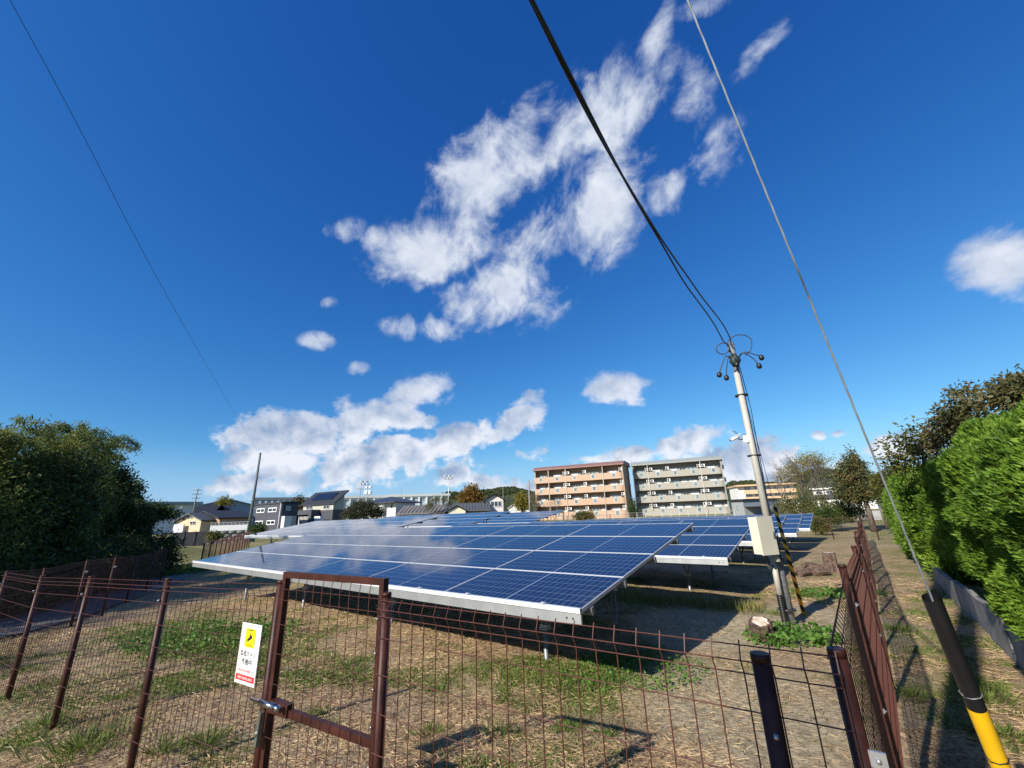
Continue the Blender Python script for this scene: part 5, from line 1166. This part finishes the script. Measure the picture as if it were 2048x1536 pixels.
# ------------------------------------------------------------------ hedge
HG = leafmat('hedge_spray', [(.035, .08, .010), (.095, .185, .018), (.18, .30, .03), (.28, .40, .05)], .6, .38)
CORE = mat('hedge_core_shade', (.02, .022, .012), 1)
def hedge(s0, s1, face, ztop, zbot, back, n, leaf, label, seed):
    o = empty('hedge', Q(-(face + .4), (s0 + s1) / 2, zbot - .5), 0, label, 'hedge', 'clipped conifer hedge along the path'); o_v = o.location.copy()
    # profile in (lateral, z): near face bulges, rounded shoulder, top
    prof = np.array([[.22, 0.], [.05, .12], [0., .35], [-.02, .62], [.04, .86], [.16, .96], [.36, 1.0], [.75, 1.0], [1.0, .97]])
    seg = np.linalg.norm(np.diff(prof * [1, ztop - zbot], axis=0), axis=1); cum = np.r_[0, np.cumsum(seg)] / seg.sum()
    t_ = RNG.random(n) ** 1.0; s = s0 + (s1 - s0) * RNG.random(n)
    lat = face + np.interp(t_, cum, prof[:, 0]) * back; z = zbot + np.interp(t_, cum, prof[:, 1]) * (ztop - zbot)
    rr = fbm(s * 1.9 + seed, z * 2.3 + seed, 3); lump = (rr - .5)
    fine = fbm(s * 5.2 + seed, z * 4.2 + lat * 3, 3) - .5
    out = (lump * .62 + fine * .30); nx_ = np.interp(t_, cum, [-1, -1, -1, -1, -.85, -.5, -.1, 0, 0]); nz_ = np.interp(t_, cum, [-.4, -.2, 0, 0, .5, .85, 1, 1, 1])
    lat = lat + nx_ * out; z = z + nz_ * out - .0
    # ends closed
    e = RNG.random(n) < .10; near = RNG.random(n) < .5
    s = np.where(e, np.where(near, s0, s1) + RNG.normal(size=n) * .08 - np.abs(fine) * np.where(near, -1, 1) * .6, s); lat = np.where(e, face + RNG.random(n) * back, lat); z = np.where(e, zbot + RNG.random(n) ** .9 * (ztop - zbot) * .97, z)
    depth_ = RNG.random(n) ** 2 * .10
    hole = fbm(s * 2.7 + seed * 3, z * 3.3 + lat * 2 + 9, 4); kp = (hole > .375) | (RNG.random(n) < .10); s, lat, z, nx_, nz_, depth_ = (a_[kp] for a_ in (s, lat, z, nx_, nz_, depth_))
    lat = lat - nx_ * depth_ * 1.2
    x = rv.x * lat + nv.x * s; y = rv.y * lat + nv.y * s
    pos = np.stack([x, y, z], 1)
    # sprays: each point carries a little fan of leaflets sharing one direction
    k = 6; pos = np.repeat(pos, k, 0); nrm = np.stack([rv.x * nx_, rv.y * nx_, nz_], 1)
    d0 = nrm * .75 + RNG.normal(size=nrm.shape) * .28 + np.array([0, 0, .55]) + np.array([nv.x, nv.y, 0]) * (-.15)
    d0 = np.repeat(d0, k, 0); m_ = len(pos); pos = pos + RNG.normal(size=(m_, 3)) * leaf * .45
    d = d0 + RNG.normal(size=(m_, 3)) * .34; L_ = leaf * RNG.uniform(.7, 1.5, m_)
    mk('foliage', np_mesh('foliage', leaves(pos - np.array(o_v[:]), d, L_, L_ * .30), 4, HG), o)
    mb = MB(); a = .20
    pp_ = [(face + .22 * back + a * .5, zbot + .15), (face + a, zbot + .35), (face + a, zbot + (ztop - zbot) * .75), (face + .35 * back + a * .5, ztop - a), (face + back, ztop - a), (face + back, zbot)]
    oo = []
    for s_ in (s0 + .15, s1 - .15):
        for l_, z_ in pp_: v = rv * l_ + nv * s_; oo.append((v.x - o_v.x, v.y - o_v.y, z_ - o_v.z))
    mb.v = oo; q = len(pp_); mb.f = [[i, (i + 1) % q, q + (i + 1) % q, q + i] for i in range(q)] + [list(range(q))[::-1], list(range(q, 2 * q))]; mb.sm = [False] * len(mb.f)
    mb.build('shade_core', CORE, o)  # solid dark core added to block light, standing for the shaded inside
hedge(1.2, 7.3, .86, 2.27, 0.56, 1.5, 92000, .042, 'bright green clipped hedge nearest the camera, bulging over the concrete wall', 1.)
hedge(7.3, 14.0, 1.22, 2.42, .40, 1.3, 22000, .07, 'recessed shaded stretch of hedge between the two bright green stretches', 7.)
hedge(14.0, 25.5, .98, 2.48, -.05, 1.5, 24000, .09, 'far bright stretch of clipped hedge where the path ends', 13.)
# low concrete panel wall under the hedge
wl = empty('retaining_wall', Q(-.92, 1., 0), 0, 'low weathered grey concrete slab wall under the green hedge', 'wall'); CONC = mat('old_concrete', (.15, .145, .14), .95, 0, .35, 3.5, .4, c2=(.27, .265, .25), detail=9)
for i in range(17):
    s_ = .2 + i * 1.2; a = Q(-.93 - .012 * (i % 3), s_); b_ = Q(-.93 - .012 * ((i * 2) % 3), s_ + 1.185); z0 = -.35; z1 = .64 - .035 * i * .9
    d = rv * .07; m = MB(); L3 = Vector(wl.location)
    m.quadbox([Vector((p.x, p.y, zz)) - L3 for zz in (z0, z1) for p in (a, a + d, b_ + d, b_)]); m.build('slab', CONC, wl)

# ------------------------------------------------------------------ ground cover
def area_pts(n, rmin, rmax, az0, az1, pw=1.0):
    r_ = rmin * (rmax / rmin) ** RNG.random(n); a = np.radians(RNG.uniform(az0, az1, n)); return r_ * np.sin(a), r_ * np.cos(a)
STRAWM = leafmat('dry_straw', [(.17, .10, .055), (.46, .32, .175), (.74, .57, .34)], .85, .1)
GRM = leafmat('grass_blade', [(.07, .12, .02), (.13, .19, .035), (.23, .26, .06)], .6, .35)
x, y = area_pts(230000, 2.2, 15, -62, 58); q, s = qs(x, y)
inside = (np.abs(q - .15) > .04)
dm = dirt_mask(x, y); gm_ = green_mask(x, y); patch = fbm(x * 1.7 + 11, y * 1.7, 4)
off_road = (np.hypot(x, y) < 100) & ~((x < -8.0) & (q > 12.6 + 0 * x) & (s < 6.3))
keep = inside & (RNG.random(len(x)) < np.clip((1.15 - dm * .95) * (1 - .5 * gm_) * sst(patch, .34, .56), .03, 1)) & off_road
x, y = x[keep], y[keep]; n = len(x); a = RNG.uniform(0, 6.28, n) ; tl = RNG.uniform(-.05, .35, n)
d = np.stack([np.cos(a), np.sin(a), tl], 1); sc_ = .6 + np.hypot(x, y) / 9
vv = leaves(np.stack([x, y, ground_z(x, y) + RNG.uniform(.002, .014, n)], 1), d, RNG.uniform(.03, .10, n) * np.minimum(sc_, 1.4), .0038 * sc_, .1)
tag(mk('dry_straw', np_mesh('dry_straw', vv, 4, STRAWM)), kind='stuff')
def grass(n, rmin, rmax, a0, a1, hgt, name, wfac=1., thr=None):
    x, y = area_pts(n, rmin, rmax, a0, a1); g = green_mask(x, y); q, s = qs(x, y)
    keep = (RNG.random(n) < sst(g, .12, .75)) & ~((q > 12.6) & (s < 6.3))
    x, y, g = x[keep], y[keep], g[keep]; m_ = len(x); sc_ = .6 + np.hypot(x, y) / 10
    d = RNG.normal(size=(m_, 3)) * .6; d[:, 2] = RNG.uniform(.1, .9, m_)
    h = hgt * RNG.uniform(.35, 1.2, m_) * (.5 + .8 * g)
    vv = leaves(np.stack([x, y, ground_z(x, y) - .004], 1), d, h, .0065 * sc_ * wfac * RNG.uniform(.6, 1.4, m_), .15)
    tag(mk(name, np_mesh(name, vv, 4, GRM)), kind='stuff')
grass(520000, 2.2, 13, -62, 58, .036, 'grass', 1.5)
grass(60000, 2.2, 10, -62, 58, .075, 'long_grass', 1.0)
# taller fringe in the sun gap between the first two tables and under table edges
x = []; y = []
for i in range(9000):
    q = random.uniform(-.6, 12); s = 3.92 + 5.05 + random.gauss(0, .22) - .02; p = Q(q + q0, s); x.append(p.x); y.append(p.y)
x = np.array(x); y = np.array(y); m_ = len(x); d = RNG.normal(size=(m_, 3)) * .3; d[:, 2] = 1
vv = leaves(np.stack([x, y, ground_z(x, y)], 1), d, RNG.uniform(.06, .24, m_), .010, .1)
tag(mk('tall_grass', np_mesh('tall_grass', vv, 4, leafmat('tall_grass_blade', [(.08, .12, .03), (.18, .18, .05), (.34, .27, .12)]))), kind='stuff')
# far verge of the raised block
x, y = area_pts(60000, 14, 45, -40, -24); g = RNG.random(len(x)) < .9; x, y = x[g], y[g]; q, s = qs(x, y); g = (q < 28.2) & (q > 23.5); x, y = x[g], y[g]; m_ = len(x); d = RNG.normal(size=(m_, 3)) * .5; d[:, 2] = 1
vv = leaves(np.stack([x, y, ground_z(x, y)], 1), d, RNG.uniform(.08, .25, m_), .03, .1)
tag(mk('verge_grass', np_mesh('verge_grass', vv, 4, GRM)), kind='stuff')
# broad-leaved weeds by the stump, on the bank and along the table front
WEED = leafmat('weed_leaf', [(.05, .13, .02), (.09, .20, .03), (.16, .28, .05)], .5, .35)
def weeds(cx, cy, r_, n, leaf, label, h=.14):
    o = empty('weed_patch', (cx, cy, gz(cx, cy)), 0, label, 'weeds'); a = RNG.uniform(0, 6.28, n); rr = r_ * np.sqrt(RNG.random(n)); x = rr * np.cos(a); y = rr * np.sin(a) * .7
    zz = ground_z(x + cx, y + cy) - gz(cx, cy) + RNG.random(n) * h; d = RNG.normal(size=(n, 3)) * .8; d[:, 2] = .25
    s_ = leaf * RNG.uniform(.5, 1.2, n); mk('leaves', np_mesh('leaves', leaves(np.stack([x, y, zz], 1), d, s_, s_ * .85, .06), 4, WEED), o)
    return o
weeds(3.62, 6.28, .60, 800, .065, 'bright broad-leaved weeds growing round the pale-topped stump')
weeds(1.25, 5.40, .85, 1500, .032, 'low green weeds beside the front post of the nearest solar table', .06)
weeds(-4.9, 7.4, 1.3, 2600, .045, 'yellow-green weeds under the low corner of the nearest solar table', .16)
weeds(-3.7, 2.0, .6, 260, .12, 'tuft of coarse grass outside the fence at the bottom left', .1)
weeds(6.6, 9.5, .9, 700, .06, 'weeds in front of the log heap near the end-on fence', .07)

# dead leaves and clods on the bare earth
x, y = area_pts(16000, 2.2, 14, -62, 58); q, s = qs(x, y); n = len(x); d = RNG.normal(size=(n, 3)); d[:, 2] = RNG.uniform(0, .35, n)
sz = RNG.uniform(.008, .028, n)
tag(mk('leaf_litter', np_mesh('leaf_litter', leaves(np.stack([x, y, ground_z(x, y) + .004], 1), d, sz, sz * .7, .3), 4, leafmat('dead_leaf', [(.05, .03, .018), (.16, .09, .045), (.36, .27, .18)], .8, .1))), kind='stuff')
def tuft(px, py, r_, n, hgt):
    d0 = pix(px, py); t_ = -CAMH / d0.z; cx, cy = d0.x * t_, d0.y * t_; a = RNG.uniform(0, 6.28, n); rr = r_ * np.abs(RNG.normal(size=n)) * .6; x = cx + rr * np.cos(a); y = cy + rr * np.sin(a)
    d = np.stack([np.cos(a) * .6, np.sin(a) * .6, np.full(n, .7)], 1) + RNG.normal(size=(n, 3)) * .25
    return leaves(np.stack([x, y, ground_z(x, y)], 1), d, hgt * RNG.uniform(.4, 1.1, n), .007, .15)
parts_ = [tuft(*a) for a in [(170, 1495, .35, 420, .20), (95, 1450, .22, 200, .14), (330, 1500, .2, 160, .16), (410, 1490, .12, 110, .16), (60, 1340, .3, 200, .10), (1000, 1480, .16, 160, .12), (860, 1470, .12, 120, .12), (240, 1400, .2, 120, .08), (1560, 1230, .25, 220, .14), (1420, 1170, .4, 260, .12), (1960, 1400, .35, 320, .16), (1830, 1400, .25, 240, .12), (2010, 1480, .2, 200, .12), (700, 1330, .2, 120, .07), (1130, 1370, .3, 240, .08), (1795, 1260, .3, 240, .12)]]
tag(mk('grass_tufts', np_mesh('grass_tufts', np.concatenate(parts_), 4, GRM)), kind='stuff')
